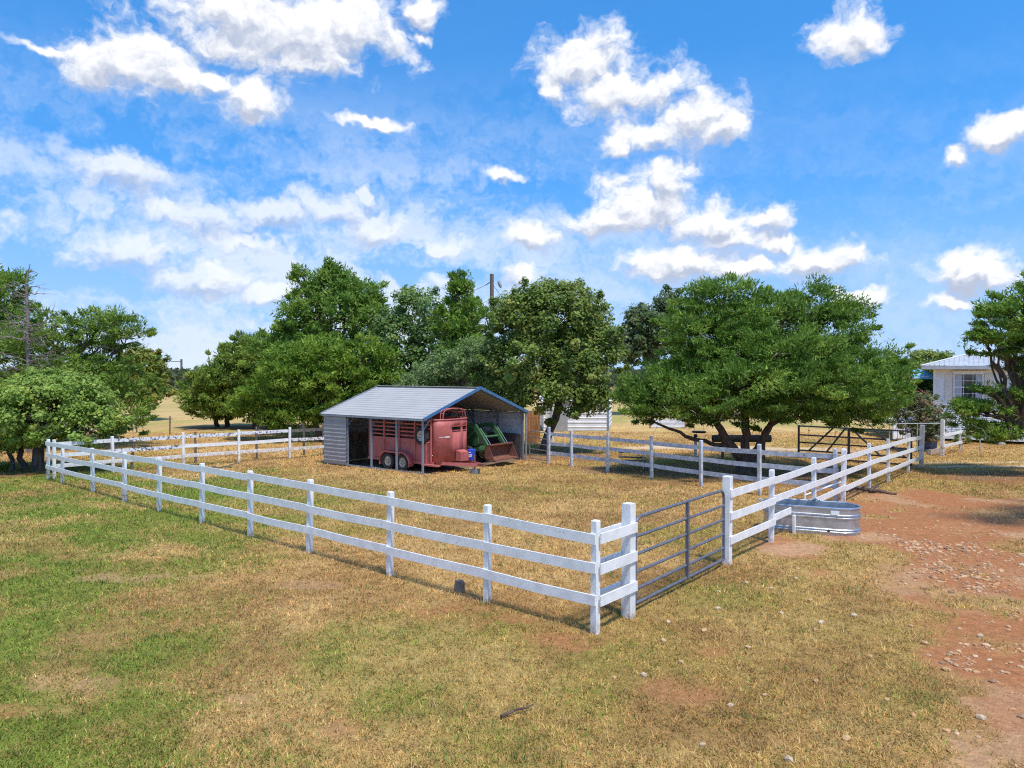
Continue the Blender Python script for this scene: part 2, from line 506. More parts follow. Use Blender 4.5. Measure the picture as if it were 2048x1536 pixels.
# ------------------------------------------------------------------ grass blades
def make_grass():
    r = np.random.RandomState(5)
    n = 1150000
    y = 5.0 * np.exp(r.rand(n) * math.log(48 / 5.0))
    x = (r.rand(n) * 2 - 1) * (.74 * y + 1.6)
    # lumps: blades gather in tufts
    k = r.rand(n)
    c, g, bare = soil_colour(x, y)
    mid = fbm(x * 6, y * 6, 61, 2)
    keep = (r.rand(n) > bare * 1.12) & (k < .45 + .9 * sst(mid, .25, .6))
    x, y, g = x[keep], y[keep], g[keep]
    n = len(x)
    lm = fbm(x * 1.3, y * 1.3, 71, 3)
    big = fbm(x * .22, y * .22, 3, 4)
    isg = r.rand(n) < np.clip(g * .9 + .05, 0, 1)
    t = r.rand(n)[:, None]
    straw = (STRAW * 1.12) * (1 - t) + STRAW2 * t
    gold = np.array((.70, .52, .21))
    straw = np.where((r.rand(n) < .25)[:, None], gold, straw)
    ol = (.32 * sst(big, .47, .66))[:, None]
    straw = straw * (1 - ol) + OLIVE * 1.1 * ol
    br = (.58 * sst(fbm(x * .55, y * .55, 13, 4), .50, .68))[:, None]
    straw = straw * (1 - br) + BROWN * 1.15 * br
    tuft = fbm(x * 7.5, y * 7.5, 81, 2)
    grn = np.array((.16, .245, .03)) * (1 - t) + np.array((.33, .37, .065)) * t
    col = np.where(isg[:, None], grn, straw) * (.64 + .60 * r.rand(n))[:, None] * (.86 + .28 * lm)[:, None] * (.76 + .44 * sst(tuft, .28, .70))[:, None]
    z = ground_z(x, y) - .004
    far = np.clip(y / 9, 1, 4)
    h = (.025 + .055 * r.rand(n) ** 1.8) * (.7 + .5 * lm + .35 * (tuft - .4)) * np.where(isg, 1.1, .95) * far ** .35
    w = (.0042 + .0045 * r.rand(n)) * far ** .85
    a = r.rand(n) * 2 * math.pi
    lean = R(20) + R(58) * r.rand(n)
    b2_ = a + (r.rand(n) - .5) * 2.5
    tip = np.stack([np.cos(a) * np.sin(lean) * h, np.sin(a) * np.sin(lean) * h, np.cos(lean) * h], -1)
    sd = np.stack([-np.sin(b2_), np.cos(b2_), np.zeros(n)], -1) * w[:, None]
    p = np.stack([x, y, z], -1)
    vs = np.stack([p - sd, p + sd, p + tip], 1).reshape(-1, 3)
    o = fast_mesh('grass', vs, 3, leaf_material('grass_blades', trans=.3, rough=.8), 'leaf_colour', np.repeat(col, 3, 0))
    tag(o, 'short dry golden and green pasture grass covering the ground', 'grass', kind='stuff')


make_grass()

# ------------------------------------------------------------------ materials
M_white = material('white_fence_paint', (.86, .85, .82), (.74, .735, .71), 5, .5, bump=.25, bscale=60, third=(.42, .40, .36), third_lo=.655, third_scale=9, stretch=(1, 1, 1.0))
def add_splash(m_):
    T_ = NT(m_.node_tree)
    b_ = m_.node_tree.nodes['Principled BSDF']
    src = b_.inputs['Base Color'].links[0].from_socket
    ps = T_.n('ShaderNodeNewGeometry').outputs['Position']
    sp_ = T_.n('ShaderNodeSeparateXYZ'); T_.put(sp_.inputs[0], ps)
    k_ = T_.m('MULTIPLY', T_.rng(sp_.outputs[2], .22, -.02), T_.rng(T_.noise(ps, 14, 5, .65), .38, .62))
    gr = T_.rng(T_.noise(T_.v('MULTIPLY', ps, (6, 6, 60)), 2.0, 4, .6), .55, .72, 0.0, .28)
    c_ = T_.mix(gr, src, (.50, .48, .44))
    T_.put(b_.inputs['Base Color'], T_.mix(T_.m('MULTIPLY', k_, .75), c_, (.34, .20, .11)))


add_splash(M_white)
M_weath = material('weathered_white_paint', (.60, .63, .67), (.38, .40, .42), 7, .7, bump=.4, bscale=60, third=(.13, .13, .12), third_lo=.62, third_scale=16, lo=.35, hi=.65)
M_peel = material('peeling_white_paint', (.82, .82, .84), (.66, .66, .67), 6, .7, bump=.5, bscale=50, third=(.15, .14, .13), third_lo=.52, third_scale=9)
M_oldwood = material('grey_old_wood', (.17, .15, .13), (.08, .07, .06), 12, .9, bump=.6, bscale=50, stretch=(1, 1, .25))
M_gate = material('blue_grey_gate_paint', (.135, .142, .175), (.10, .105, .13), 8, .42, bump=.1)
M_black = material('black_pipe_paint', (.022, .024, .034), (.05, .052, .065), 6, .35)
M_galv = material('galvanised_steel', (.62, .66, .70), (.45, .48, .52), 7, .36, .85, bump=.12, bscale=30, lo=.3, hi=.7)
M_dgalv = material('dull_galvanised_tube', (.50, .52, .54), (.34, .35, .36), 9, .5, .6)
M_rubber = material('tyre_rubber', (.022, .022, .023), (.05, .047, .042), 10, .85, bump=.3)
M_rim = material('cream_wheel_paint', (.62, .57, .44), (.42, .36, .25), 14, .5)
M_red = material('faded_red_trailer_paint', (.51, .145, .125), (.40, .095, .083), 3, .55, bump=.12, bscale=22, third=(.30, .12, .08), third_lo=.68, third_scale=6, lo=.3, hi=.7)
M_rust = material('rusty_bucket_steel', (.23, .085, .05), (.14, .06, .042), 5, .75, bump=.3, bscale=30, third=(.30, .17, .11), third_lo=.6)
M_dark = material('dark_steel', (.03, .03, .03), (.06, .05, .045), 9, .6)
M_green = material('green_tractor_paint', (.065, .17, .065), (.05, .12, .05), 6, .45, third=(.25, .22, .17), third_lo=.70, third_scale=9)
M_chrome = material('polished_rod', (.75, .76, .78), None, rough=.2, metal=1.0)
M_blue = material('blue_trim_paint', (.055, .15, .31), (.07, .19, .36), 4, .4)
M_bucket = material('blue_plastic', (.012, .055, .46), (.02, .075, .52), 4, .4)
M_print = material('white_print', (.82, .82, .82), None, rough=.6)
M_roofm = material('pale_grey_roof_sheet', (.42, .405, .385), (.38, .365, .345), 1.2, .7, .0, lo=.3, hi=.7, spec=.15, detail=3, third=(.33, .30, .27), third_lo=.66, third_scale=2.2)
M_sheet = material('grey_corrugated_sheet', (.36, .365, .38), (.32, .325, .335), 3, .45, .25)
M_under = material('dull_sheet_inside', (.30, .30, .31), (.23, .22, .21), 3, .6, .1)
M_insheet = material('white_sheet_inside', (.62, .64, .67), (.50, .52, .55), 3, .55)
M_frame = material('blue_grey_tube_frame', (.27, .32, .38), (.22, .26, .31), 4, .45, .3)
M_ply = material('weathered_plywood', (.27, .19, .11), (.13, .09, .055), 3.2, .9, bump=.4, third=(.07, .05, .04), third_lo=.60, third_scale=5, stretch=(1, 1, .5))
M_kick = material('stained_kick_board', (.09, .08, .075), (.055, .045, .04), 5, .9, bump=.5, third=(.2, .17, .14), third_lo=.68, third_scale=8)
M_concrete = material('concrete', (.36, .35, .33), (.24, .23, .22), 20, .9, bump=.5)
M_bark = material('cedar_bark', (.16, .105, .075), (.075, .05, .038), 9, .95, bump=.9, bscale=26, stretch=(1, 1, .22))
M_bark2 = material('grey_oak_bark', (.14, .12, .10), (.06, .05, .042), 10, .95, bump=.9, bscale=26, stretch=(1, 1, .35))
M_deadwood = material('bleached_dead_wood', (.40, .36, .33), (.24, .20, .18), 9, .9, bump=.4)
M_vinyl = material('white_vinyl_siding', (.78, .79, .80), (.72, .73, .75), 2, .55)
M_trim = material('white_trim', (.80, .80, .80), (.74, .74, .73), 3, .5)
M_hroof = material('white_metal_house_roof', (.47, .48, .49), (.40, .41, .42), 1.8, .5)
M_glass = material('window_glass', (.03, .04, .05), None, rough=.06, spec=.8)
M_curtain = material('pale_curtain', (.48, .52, .58), (.36, .40, .46), 8, .9, stretch=(6, 6, .3))
M_shutter = material('cream_shutter', (.70, .67, .60), (.64, .61, .55), 4, .6)
M_umbrella = material('turquoise_canvas', (.16, .42, .58), (.20, .48, .64), 3, .8)
M_wood = material('orange_cedar_planks', (.50, .22, .085), (.36, .15, .06), 8, .75, bump=.4, stretch=(1, 1, .15))
M_wmetal = material('white_metal_cladding', (.74, .75, .76), (.66, .67, .68), 2.5, .5)
M_pole = material('utility_pole_wood', (.19, .145, .11), (.12, .09, .07), 8, .9, bump=.5, stretch=(1, 1, .1))
M_wire = material('dark_wire', (.05, .05, .055), None, rough=.6)
M_stone = material('tan_stone', (.55, .36, .18), (.42, .26, .13), 14, .9, spec=.1)
M_stone2 = material('pale_stone', (.58, .45, .30), (.46, .34, .22), 14, .9, spec=.1)
M_brick = material('pale_edging_brick', (.50, .40, .31), (.36, .27, .20), 18, .9, bump=.3)
M_pipe = material('dark_pipe', (.075, .072, .06), (.12, .11, .09), 7, .8, bump=.3)
M_petal = material('coral_flower', (.62, .10, .09), (.72, .22, .20), 20, .7)


# ------------------------------------------------------------------ board fences
def fence(name, label, posts, heights, side, mat_post, mat_rail, group, skip=(), rail_mats=None, rh=.14, post_size=.092, seed=1, lastext=.045):
    """posts: (x, y, height[, size]); side: +1 boards on the left of the walking direction"""
    rd = random.Random(seed)
    x0, y0 = posts[0][:2]
    th = thing(name, label, 'fence', (x0, y0, gz(x0, y0)), 0, group)
    base = Vector(th.location)
    for i, p in enumerate(posts):
        x, y, h = p[:3]
        s = p[3] if len(p) > 3 else post_size
        q = posts[min(i + 1, len(posts) - 1)]; o = posts[max(i - 1, 0)]
        a = math.atan2(q[1] - o[1], q[0] - o[0]) + rd.uniform(-.05, .05)
        z = gz(x, y)
        m = MB()
        tx, ty = rd.uniform(-.02, .02), rd.uniform(-.02, .02)
        ca, sa = math.cos(a), math.sin(a)
        c = .008
        ring = []
        for zz, e in ((-.2, 0), (h - .012, 0), (h, c)):
            hs_ = s / 2 - e
            for i2, j2 in ((-1, -1), (1, -1), (1, 1), (-1, 1)):
                ring.append((x - base.x + ca * i2 * hs_ - sa * j2 * hs_ + tx * zz, y - base.y + sa * i2 * hs_ + ca * j2 * hs_ + ty * zz, z - base.z + zz))
        m.add(ring, [(0, 1, 5, 4), (1, 2, 6, 5), (2, 3, 7, 6), (3, 0, 4, 7), (4, 5, 9, 8), (5, 6, 10, 9), (6, 7, 11, 10), (7, 4, 8, 11), (8, 9, 10, 11)])
        m.build('post', mat_post, th)
    for i in range(len(posts) - 1):
        p, q = posts[i], posts[i + 1]
        a = Vector((p[0], p[1], gz(*p[:2]))) - base
        c = Vector((q[0], q[1], gz(*q[:2]))) - base
        dr = (c - a).normalized()
        nrm = Vector((-dr.y, dr.x, 0)).normalized() * side
        for k, hh in enumerate(heights):
            if (i, k) in skip: continue
            off = nrm * (max(p[3] if len(p) > 3 else post_size, post_size) / 2 + .0135)
            e0 = .045 if i == 0 else -.002
            e1 = lastext if i == len(posts) - 2 else -.002
            j0, j1 = rd.uniform(-.018, .018), rd.uniform(-.018, .018)
            P0 = a + off - dr * e0 + Vector((0, 0, hh + j0)); P1 = c + off + dr * e1 + Vector((0, 0, hh + j1))
            sag = rd.uniform(.0, .014)
            mid = (P0 + P1) / 2 - Vector((0, 0, sag))
            m = MB()
            vs = []
            for P in (P0, mid, P1):
                for w_, z_ in ((-.0125, -rh / 2), (.0125, -rh / 2), (.0125, rh / 2), (-.0125, rh / 2)):
                    vs.append(P + nrm * w_ + Vector((0, 0, z_)))
            m.add(vs, [(0, 1, 2, 3), (11, 10, 9, 8)] + [(o_ + k_, o_ + 4 + k_, o_ + 4 + (k_ + 1) % 4, o_ + (k_ + 1) % 4) for o_ in (0, 4) for k_ in range(4)])
            mm = mat_rail
            if rail_mats and (i, k) in rail_mats: mm = rail_mats[(i, k)]
            m.build('rail', mm, th)
    return th


HR = (.44, .87, 1.28)
GRP = 'board fences around the paddock'
front = [(1.12, 9.86, 1.52), (-.38, 11.2, 1.49), (-2.11, 12.68, 1.45), (-3.95, 14.3, 1.42), (-5.63, 15.8, 1.40), (-7.3, 17.28, 1.40), (-9.11, 18.96, 1.38), (-10.95, 20.75, 1.38), (-12.95, 22.7, 1.36), (-15.3, 25.0, 1.34), (-16.57, 26.25, 1.42)]
fence('board_fence', 'long bright white three-board fence running from the near corner to the left bush', front, HR, 1, M_white, M_white, GRP, seed=3)
sp = thing('board_fence', 'short white double-sided board panel between the near corner post and pipe gate', 'fence', (1.67, 10.51, 0), math.atan2(.65, .55), GRP)
MB().box((0, 0, .715), (.145, .145, 1.83)).build('post', M_white, sp)
for zz in HR:
    MB().bar((-.86, -.088, zz), (.085, -.088, zz + .004), .025, .14).build('rail', M_white, sp)
    MB().bar((-.80, .087, zz - .01), (.05, .087, zz), .025, .14).build('rail', M_white, sp)
rightp = [(3.93, 13.42, 1.61, .14), (5.38, 15.23, 1.49), (7.3, 17.75, 1.49), (9.12, 20.25, 1.49, .12), (11.23, 23.1, 1.48), (12.96, 25.3, 1.50), (15.2, 28.2, 1.52), (16.7, 30.0, 1.75, .15)]
fence('board_fence', 'white three-board fence running from the blue-grey gate past the stock tank to the driveway', rightp, HR, -1, M_white, M_white, GRP, seed=5, skip=((1, 0),), lastext=.08)
midp = [(1.56, 31.33, 1.58), (2.46, 30.3, 1.50), (3.72, 28.6, 1.52), (5.0, 26.3, 1.52), (6.2, 24.1, 1.52), (7.45, 22.1, 1.52), (9.0, 20.42, 1.50)]
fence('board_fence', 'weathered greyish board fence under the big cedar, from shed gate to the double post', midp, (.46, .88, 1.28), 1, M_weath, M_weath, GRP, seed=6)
backp = [(-16.45, 26.4, 1.40), (-15.3, 28.2, 1.41), (-13.55, 30.3, 1.42), (-11.85, 31.9, 1.42), (-10.1, 33.4, 1.42), (-8.7, 34.5, 1.42)]
rm = {(1, 2): M_peel, (1, 1): M_peel, (2, 2): M_peel, (3, 2): M_peel, (4, 2): M_oldwood, (4, 1): M_peel}
fence('board_fence', 'white board fence with flaking upper rails, running behind the paddock to the shed', backp, (.44, .84, 1.24), 1, M_white, M_white, GRP, seed=8, rail_mats=rm)
# short rail that stops at the stub post in front of the stock tank
fs = thing('rail_stub', 'short white lower rail ending on a stub post in front of the stock tank', 'rail', (6.02, 16.02, gz(6, 16)))
m = MB().box((.16, .06, .14), (.1, .05, .50), .9).build('post', M_white, fs)
MB().bar((-.60, -.70, .46), (.10, .10, .49), .025, .14).build('rail', M_white, fs)
fs = thing('white_pipe_rail', 'thin white pipe rail beside the double post behind the stock tank', 'rail', (8.2, 19.3, gz(8, 19)))
MB().tube([(-.75, -.6, -.1), (-.75, -.6, .62)], .035, 8).build('post', M_white, fs)
MB().tube([(-.75, -.6, .45), (.72, .66, .60)], .024, 8).build('rail', M_white, fs)
fence('board_fence', 'isolated pair of short white rails beyond the driveway opening', [(20.1, 34.35, 1.7, .14), (22.3, 36.6, 1.15)], (.46, .98), -1, M_white, M_white, GRP, seed=9)
MB().box((0, 0, .72), (.13, .1, 1.56), .95).build('gate_stop_post', M_white, None, loc=(9.26, 20.52, gz(9, 20.5)))
tag(bpy.data.objects['gate_stop_post'], 'second white post doubling the fence post where the grey fence joins', 'post')


# ------------------------------------------------------------------ taller tufts: round the posts and here and there in the pasture
def tufts():
    r = np.random.RandomState(91)
    P = [(p_[0], p_[1], 26, .10) for L_ in (front, rightp, midp, backp) for p_ in L_] + [(1.67, 10.51, 40, .12), (-.84, 11.75, 60, .14)]
    for _ in range(620):
        yy = 5.6 * math.exp(r.rand() * math.log(30 / 5.6)); P.append(((r.rand() * 2 - 1) * (.72 * yy + 1), yy, r.randint(8, 22), .06))
    X_, Y_, K = [], [], []
    for x, y, n_, sp_ in P:
        X_ += list(x + r.normal(size=n_) * sp_); Y_ += list(y + r.normal(size=n_) * sp_)
        K += [r.rand()] * n_
    x, y, k = np.array(X_), np.array(Y_), np.array(K)
    c, g, bare = soil_colour(x, y)
    keep = bare < .45
    x, y, k, g = x[keep], y[keep], k[keep], g[keep]
    n_ = len(x)
    isg = (k < .25 + .7 * g)
    t = r.rand(n_)[:, None]
    col = np.where(isg[:, None], np.array((.17, .23, .05)) * (1 - t) + np.array((.30, .33, .09)) * t, STRAW2 * (1 - t) + np.array((.66, .5, .24)) * t) * (.65 + .5 * r.rand(n_))[:, None]
    h = (.06 + .09 * r.rand(n_)); w = (.004 + .003 * r.rand(n_)) * np.clip(y / 9, 1, 3)
    a_ = r.rand(n_) * 6.28; lean = R(5) + R(50) * r.rand(n_); b_ = a_ + 1.57 + (r.rand(n_) - .5)
    tip = np.stack([np.cos(a_) * np.sin(lean) * h, np.sin(a_) * np.sin(lean) * h, np.cos(lean) * h], -1)
    sd_ = np.stack([np.cos(b_), np.sin(b_), np.zeros(n_)], -1) * w[:, None]
    p_ = np.stack([x, y, ground_z(x, y) - .01], -1)
    o = fast_mesh('grass_tufts', np.stack([p_ - sd_, p_ + sd_, p_ + tip], 1).reshape(-1, 3), 3, bpy.data.materials['grass_blades'], 'leaf_colour', np.repeat(col, 3, 0))
    tag(o, 'taller tufts of grass round fence posts and in the pasture', 'grass', kind='stuff')


tufts()

# ------------------------------------------------------------------ gates
def round_rect_path(w, z0, z1, r, n=5):
    pts = [(0, 0, z0)]
    for c, a0 in (((r, z1 - r), 180), ((w - r, z1 - r), 90)):
        for i in range(n + 1):
            a = R(a0 - 90 * i / n)
            pts.append((c[0] + r * math.cos(a), 0, c[1] + r * math.sin(a)))
    pts.append((w, 0, z0))
    return pts


def tube_gate(label, p, q, zs, rad, mat, stiff, h):
    L = math.hypot(q[0] - p[0], q[1] - p[1])
    t = thing('tube_gate', label, 'gate', (p[0], p[1], (gz(*p) + gz(*q)) / 2), math.atan2(q[1] - p[1], q[0] - p[0]))
    MB().tube(round_rect_path(L, zs[0], zs[-1], .16), rad * 1.1, 8).build('frame', mat, t, True)
    for z in zs[:-1]:
        MB().tube([(rad * .6, 0, z), (L - rad * .6, 0, z)], rad, 8).build('crossbar', mat, t, True)
    for s in stiff:
        MB().box((L * s, -.012, (zs[0] + zs[-1]) / 2), (.05, .05, zs[-1] - zs[0])).build('stiffener', mat, t)
    for z in (zs[1], zs[-2]):
        MB().box((-.04, 0, z), (.1, .02, .03)).build('hinge', M_dark, t)
    return t


tube_gate('blue-grey six-bar pipe gate with rounded corners at the near corner', (1.80, 10.72), (3.83, 13.28), (.12, .33, .58, .84, 1.10, 1.38), .024, M_gate, (.53,), 1.3)
tube_gate('small dull galvanised pipe gate between the shed and the grey fence', (.78, 32.55), (1.5, 31.42), (.12, .32, .55, .80, 1.05, 1.32), .022, M_dgalv, (), 1.3)
pg = thing('pipe_gate', 'large black pipe driveway gate with slanting braces under the cedar', 'gate', (13.1, 33.6, -.4), math.atan2(30.5 - 33.6, 16.55 - 13.1))
LG = math.hypot(3.45, 3.1)
for x in (0, LG):
    MB().tube([(x, 0, -.1), (x, 0, 1.5)], .05, 10).build('end_post', M_black, pg, True)
MB().tube([(LG * .47, .0, .06), (LG * .47, 0, 1.46)], .055, 10).build('centre_post', M_black, pg, True)
for z in (.06, .36, .72, 1.06, 1.46):
    MB().tube([(.02, 0, z), (LG - .02, 0, z)], .035, 8).build('crossbar', M_black, pg, True)
for x0, x1 in ((LG * .10, LG * .33), (LG * .27, LG * .44), (LG * .75, LG * .50), (LG * .96, LG * .70)):
    MB().tube([(x0, -.06, .36), (x1, -.06, 1.44)], .04, 8).build('brace', M_black, pg, True)

# ------------------------------------------------------------------ shed (open metal carport)
SH = (-3.39, 27.95, -.385); SA = math.atan2(-.611, .792)
LEN, WID, EH, RH = 5.85, 6.43, 2.12, 3.20
sh = thing('carport_shed', 'open-fronted metal shed with pale ribbed roof and bright blue gable trim', 'shed', SH, SA)


def ribbed(m, o, du, dv, nu, length_v, prof):
    """sheet spanned by a unit ribbing direction du (total length nu) and dv; prof: list of (u, lift)"""
    n = Vector(du).cross(Vector(dv)).normalized()
    vs, fs = [], []
    for u, l in prof:
        a = Vector(o) + Vector(du) * u + n * l
        vs += [a, a + Vector(dv) * length_v]
    fs = [(2 * i, 2 * i + 1, 2 * i + 3, 2 * i + 2) for i in range(len(prof) - 1)]
    m.add(vs, fs)
    return m


def rib_profile(total, pitch, w, lift):
    out = []; u = 0
    while u < total - 1e-6:
        p = min(pitch, total - u)
        out += [(u, 0), (u + p * .0 + max(p - 2 * w, 0), 0), (u + max(p - 1.5 * w, 0), lift), (u + max(p - .5 * w, 0), lift)]
        u += pitch
    out.append((total, 0))
    return out


slope = math.hypot(WID / 2, RH - EH)
sd = ((WID / 2) / slope, (RH - EH) / slope)
OH = .12
for s, mt in ((0, 1), (1, 1)):
    y0 = -OH * sd[0] if s == 0 else WID + OH * sd[0]
    du = (0, sd[0] if s == 0 else -sd[0], sd[1])
    m = MB()
    o = (-LEN - .12 if s == 0 else .15, y0, EH - OH * sd[1] + .05)
    dv = (1, 0, 0) if s == 0 else (-1, 0, 0)
    # ribs run along the length
    ribbed(m, o, du, Vector(dv), 0, LEN + .27, rib_profile(slope + OH, .245, .040, .022))
    ob = m.build('roof_sheet', M_roofm, sh)
    sol = ob.modifiers.new('thickness', 'SOLIDIFY'); sol.thickness = .012
    # blue barge trim on both ends
    for xe, mat_ in ((.165, M_blue), (-LEN - .135, M_frame)):
        m = MB().bar((xe, y0, EH - OH * sd[1] + .03), (xe, WID / 2, RH + .055), .03, .115, (1, 0, 0) if False else (0, 0, 1))
        m.build('barge_trim', mat_, sh)
    m = MB().bar((-LEN - .1, y0 + (.012 if s == 0 else -.012), EH - OH * sd[1] - .005), (.14, y0 + (.012 if s == 0 else -.012), EH - OH * sd[1] - .005), .02, .07).build('eave_trim', M_frame, sh)
MB().bar((-LEN - .12, WID / 2, RH + .075), (.15, WID / 2, RH + .075), .3, .012).build('ridge_cap', M_roofm, sh)
for k in range(5):
    x = -LEN * k / 4 + (-.03 if k == 0 else 0)
    for y in (.03, WID - .03):
        MB().box((x, y, EH / 2 - .1), (.062, .062, EH + .2)).build('post', M_frame, sh)
        sg = 1 if y < 1 else -1
        MB().bar((x, y + sg * .03, EH - .42), (x, y + sg * .5, EH + .5 * (RH - EH) / (WID / 2) - .09), .045, .045).build('knee_brace', M_frame, sh)
    for sg, ya in ((1, .03), (-1, WID - .03)):
        MB().bar((x, ya, EH - .02), (x, WID / 2, RH - .04), .05, .055).build('rafter', M_frame, sh)
for y in (.03, WID - .03):
    MB().box((-LEN / 2, y, .03), (LEN - .07, .05, .05)).build('base_rail', M_frame, sh)
# corrugated panel closing the last bay on the near side
def wall_sheet(name, o, du_len, along, mat, thick=.006, pitch=.165):
    m = MB()
    ribbed(m, o, (0, 0, 1), along, 0, 1.0, rib_profile(du_len, pitch, .035, .026))
    ob = m.build(name, mat, sh)
    sol = ob.modifiers.new('thickness', 'SOLIDIFY'); sol.thickness = thick
    return ob
wall_sheet('side_sheet', (-LEN * .75 - .02, -.02, .05), EH - .1, Vector((-LEN * .25, 0, 0)), M_sheet)
wall_sheet('end_sheet', (-LEN - .02, 0, .05), EH - .1, Vector((0, WID, 0)), M_sheet)
m = MB().prism([(0, EH - .06), (WID, EH - .06), (WID / 2, RH - .05)], -LEN - .03, -LEN - .02, 'x').build('gable_sheet', M_sheet, sh)
wall_sheet('back_sheet', (-LEN, WID + .02, .05), EH - .1, Vector((LEN - .04, 0, 0)), M_insheet, pitch=.36)
MB().box((-LEN + .06, WID / 2, .62), (.03, WID - .15, 1.2)).build('kick_board', M_ply, sh)
MB().box((-LEN / 2, WID - .10, .58), (LEN - .25, .03, 1.1)).build('kick_board', M_kick, sh)
MB().box((-LEN * .87, .08, .62), (LEN * .25 - .1, .03, 1.2)).build('kick_board', M_ply, sh)
for zz in (.03, WID - .03):
    pass
MB().tube([(.06, WID + .06, -.1), (.06, WID + .06, EH - .05)], .05, 10).build('downpipe', M_galv, sh, True)

# ------------------------------------------------------------------ horse trailer
tr = thing('stock_trailer', 'faded red slat-sided stock trailer parked under the shed roof', 'trailer', SH, SA)
TY0, TY1, TX0, ZF, ZS, ZT = .50, 2.32, -3.55, .44, 1.27, 2.06
m = MB().b2((TX0, TY0, ZF - .10), (0, TY1, ZF)).build('floor', M_red, tr)
m = MB().b2((TX0 - .05, TY0 - .05, ZF - .13), (.1, TY0 - .003, ZF - .01)).build('side_sill', M_red, tr)
m = MB().b2((TX0 - .05, TY1 + .003, ZF - .13), (.1, TY1 + .05, ZF - .01)).build('side_sill', M_red, tr)
for y in (TY0, TY1):
    MB().b2((TX0, y - .012, ZF + .002), (0, y + .012, ZS)).build('lower_panel', M_red, tr)
    for k in range(5):
        MB().box((TX0 + .02 + (0 - TX0 - .04) * k / 4, y - (.03 if y < 1 else -.03), (ZF + ZT) / 2), (.07, .035, ZT - ZF)).build('stake', M_red, tr)
    for k in range(5):
        z = ZS + .09 + k * .155
        MB().b2((TX0, y - .01, z), (0, y + .01, z + .055)).build('slat', M_red, tr)
    MB().tube([(TX0, y, ZT), (0, y, ZT)], .03, 8).build('top_rail', M_red, tr, True)
# rounded nose with two slots
nc, rows = 22, (ZF - .02, 1.62, 1.79, ZT)
m = MB()
pts = []
for i in range(nc + 1):
    t = math.pi * i / nc
    y = (TY0 + TY1) / 2 - (TY1 - TY0) / 2 * math.cos(t)
    pts.append((.46 * math.sin(t) ** .62, y))
vs = [(x, y, z) for z in rows for x, y in pts]
fc = []
for r_ in range(3):
    for i in range(nc):
        if r_ == 1 and (9 <= i <= 12 or 14 <= i <= 16): continue
        a_ = r_ * (nc + 1) + i
        fc.append((a_, a_ + 1, a_ + nc + 2, a_ + nc + 1))
m.add(vs, fc)
ns = m.build('nose_panel', M_red, tr, True)
ns.modifiers.new('thickness', 'SOLIDIFY').thickness = .015
MB().tube([(x, y, ZT) for x, y in pts], .028, 8).build('nose_rail', M_red, tr, True)
for a_, b_ in ((9, 13), (14, 17)):
    MB().tube([(pts[i][0] + .012, pts[i][1], 1.79) for i in range(a_, b_ + 1)], .014, 6).build('slot_frame', M_red, tr, True)
    MB().tube([(pts[i][0] + .012, pts[i][1], 1.62) for i in range(a_, b_ + 1)], .014, 6).build('slot_frame', M_red, tr, True)
m = MB()
for i in range(3, 8):
    m.bar((pts[i][0] + .014, pts[i][1], 1.395), (pts[i + 1][0] + .014, pts[i + 1][1], 1.39), .006, .04 if i > 5 else .014)
m.build('decal', M_print, tr)
# hoops over the top
for k in range(5):
    x = TX0 + .1 + k * .82
    hp = [(x, TY0 + .16, ZT)] + [(x, (TY0 + TY1) / 2 - ((TY1 - TY0) / 2 - .16) * math.cos(R(a_)) , ZT + .02 + .32 * math.sin(R(a_)) ** .7) for a_ in range(8, 173, 12)] + [(x, TY1 - .16, ZT)]
    MB().tube(hp, .02, 7).build('hoop', M_red, tr, True)
for k, x in ((0, .2), (1, .34)):
    hp = [(x, TY0 + .25, ZT)] + [(x, (TY0 + TY1) / 2 - .64 * math.cos(R(a_)), ZT + .14 + .28 * math.sin(R(a_)) ** .5) for a_ in range(8, 173, 12)] + [(x, TY1 - .25, ZT)]
    MB().tube(hp, .02, 7).build('hoop', M_red, tr, True)
for y in (TY0 + .34, TY1 - .3):
    MB().tube([(TX0 + .1, y, ZT + .24), (.34, y, ZT + .24)], .018, 7).build('hoop_rail', M_red, tr, True)


def wheel(parent, x, y, z, r, w, mat_rim, face):
    Mx = Matrix.Translation((x, y, z)) @ Matrix.Rotation(R(90 * face), 4, 'X')
    ty = MB().lathe([(r * .60, -w / 2 * .8), (r * .64, -w / 2), (r * .90, -w / 2), (r * .985, -w * .36), (r, -w * .2), (r, w * .2), (r * .985, w * .36), (r * .90, w / 2), (r * .64, w / 2), (r * .60, w / 2 * .8)], 28, Mx).build('wheel', M_rubber, parent, True)
    MB().lathe([(r * .615, -w * .42), (r * .60, w * .30), (r * .53, w * .34), (r * .50, w * .20), (r * .34, w * .16), (r * .30, w * .26), (r * .14, w * .26), (r * .13, w * .40), (.001, w * .42)], 28, Mx).build('rim', mat_rim, ty, True)
    m_ = MB()
    for k in range(5):
        a_ = 2 * math.pi * k / 5
        m_.box(Mx @ Vector((r * .23 * math.cos(a_), r * .23 * math.sin(a_), w * .27)), (.03, .03, .03))
    m_.build('lug_nuts', M_dark, ty)
    return ty


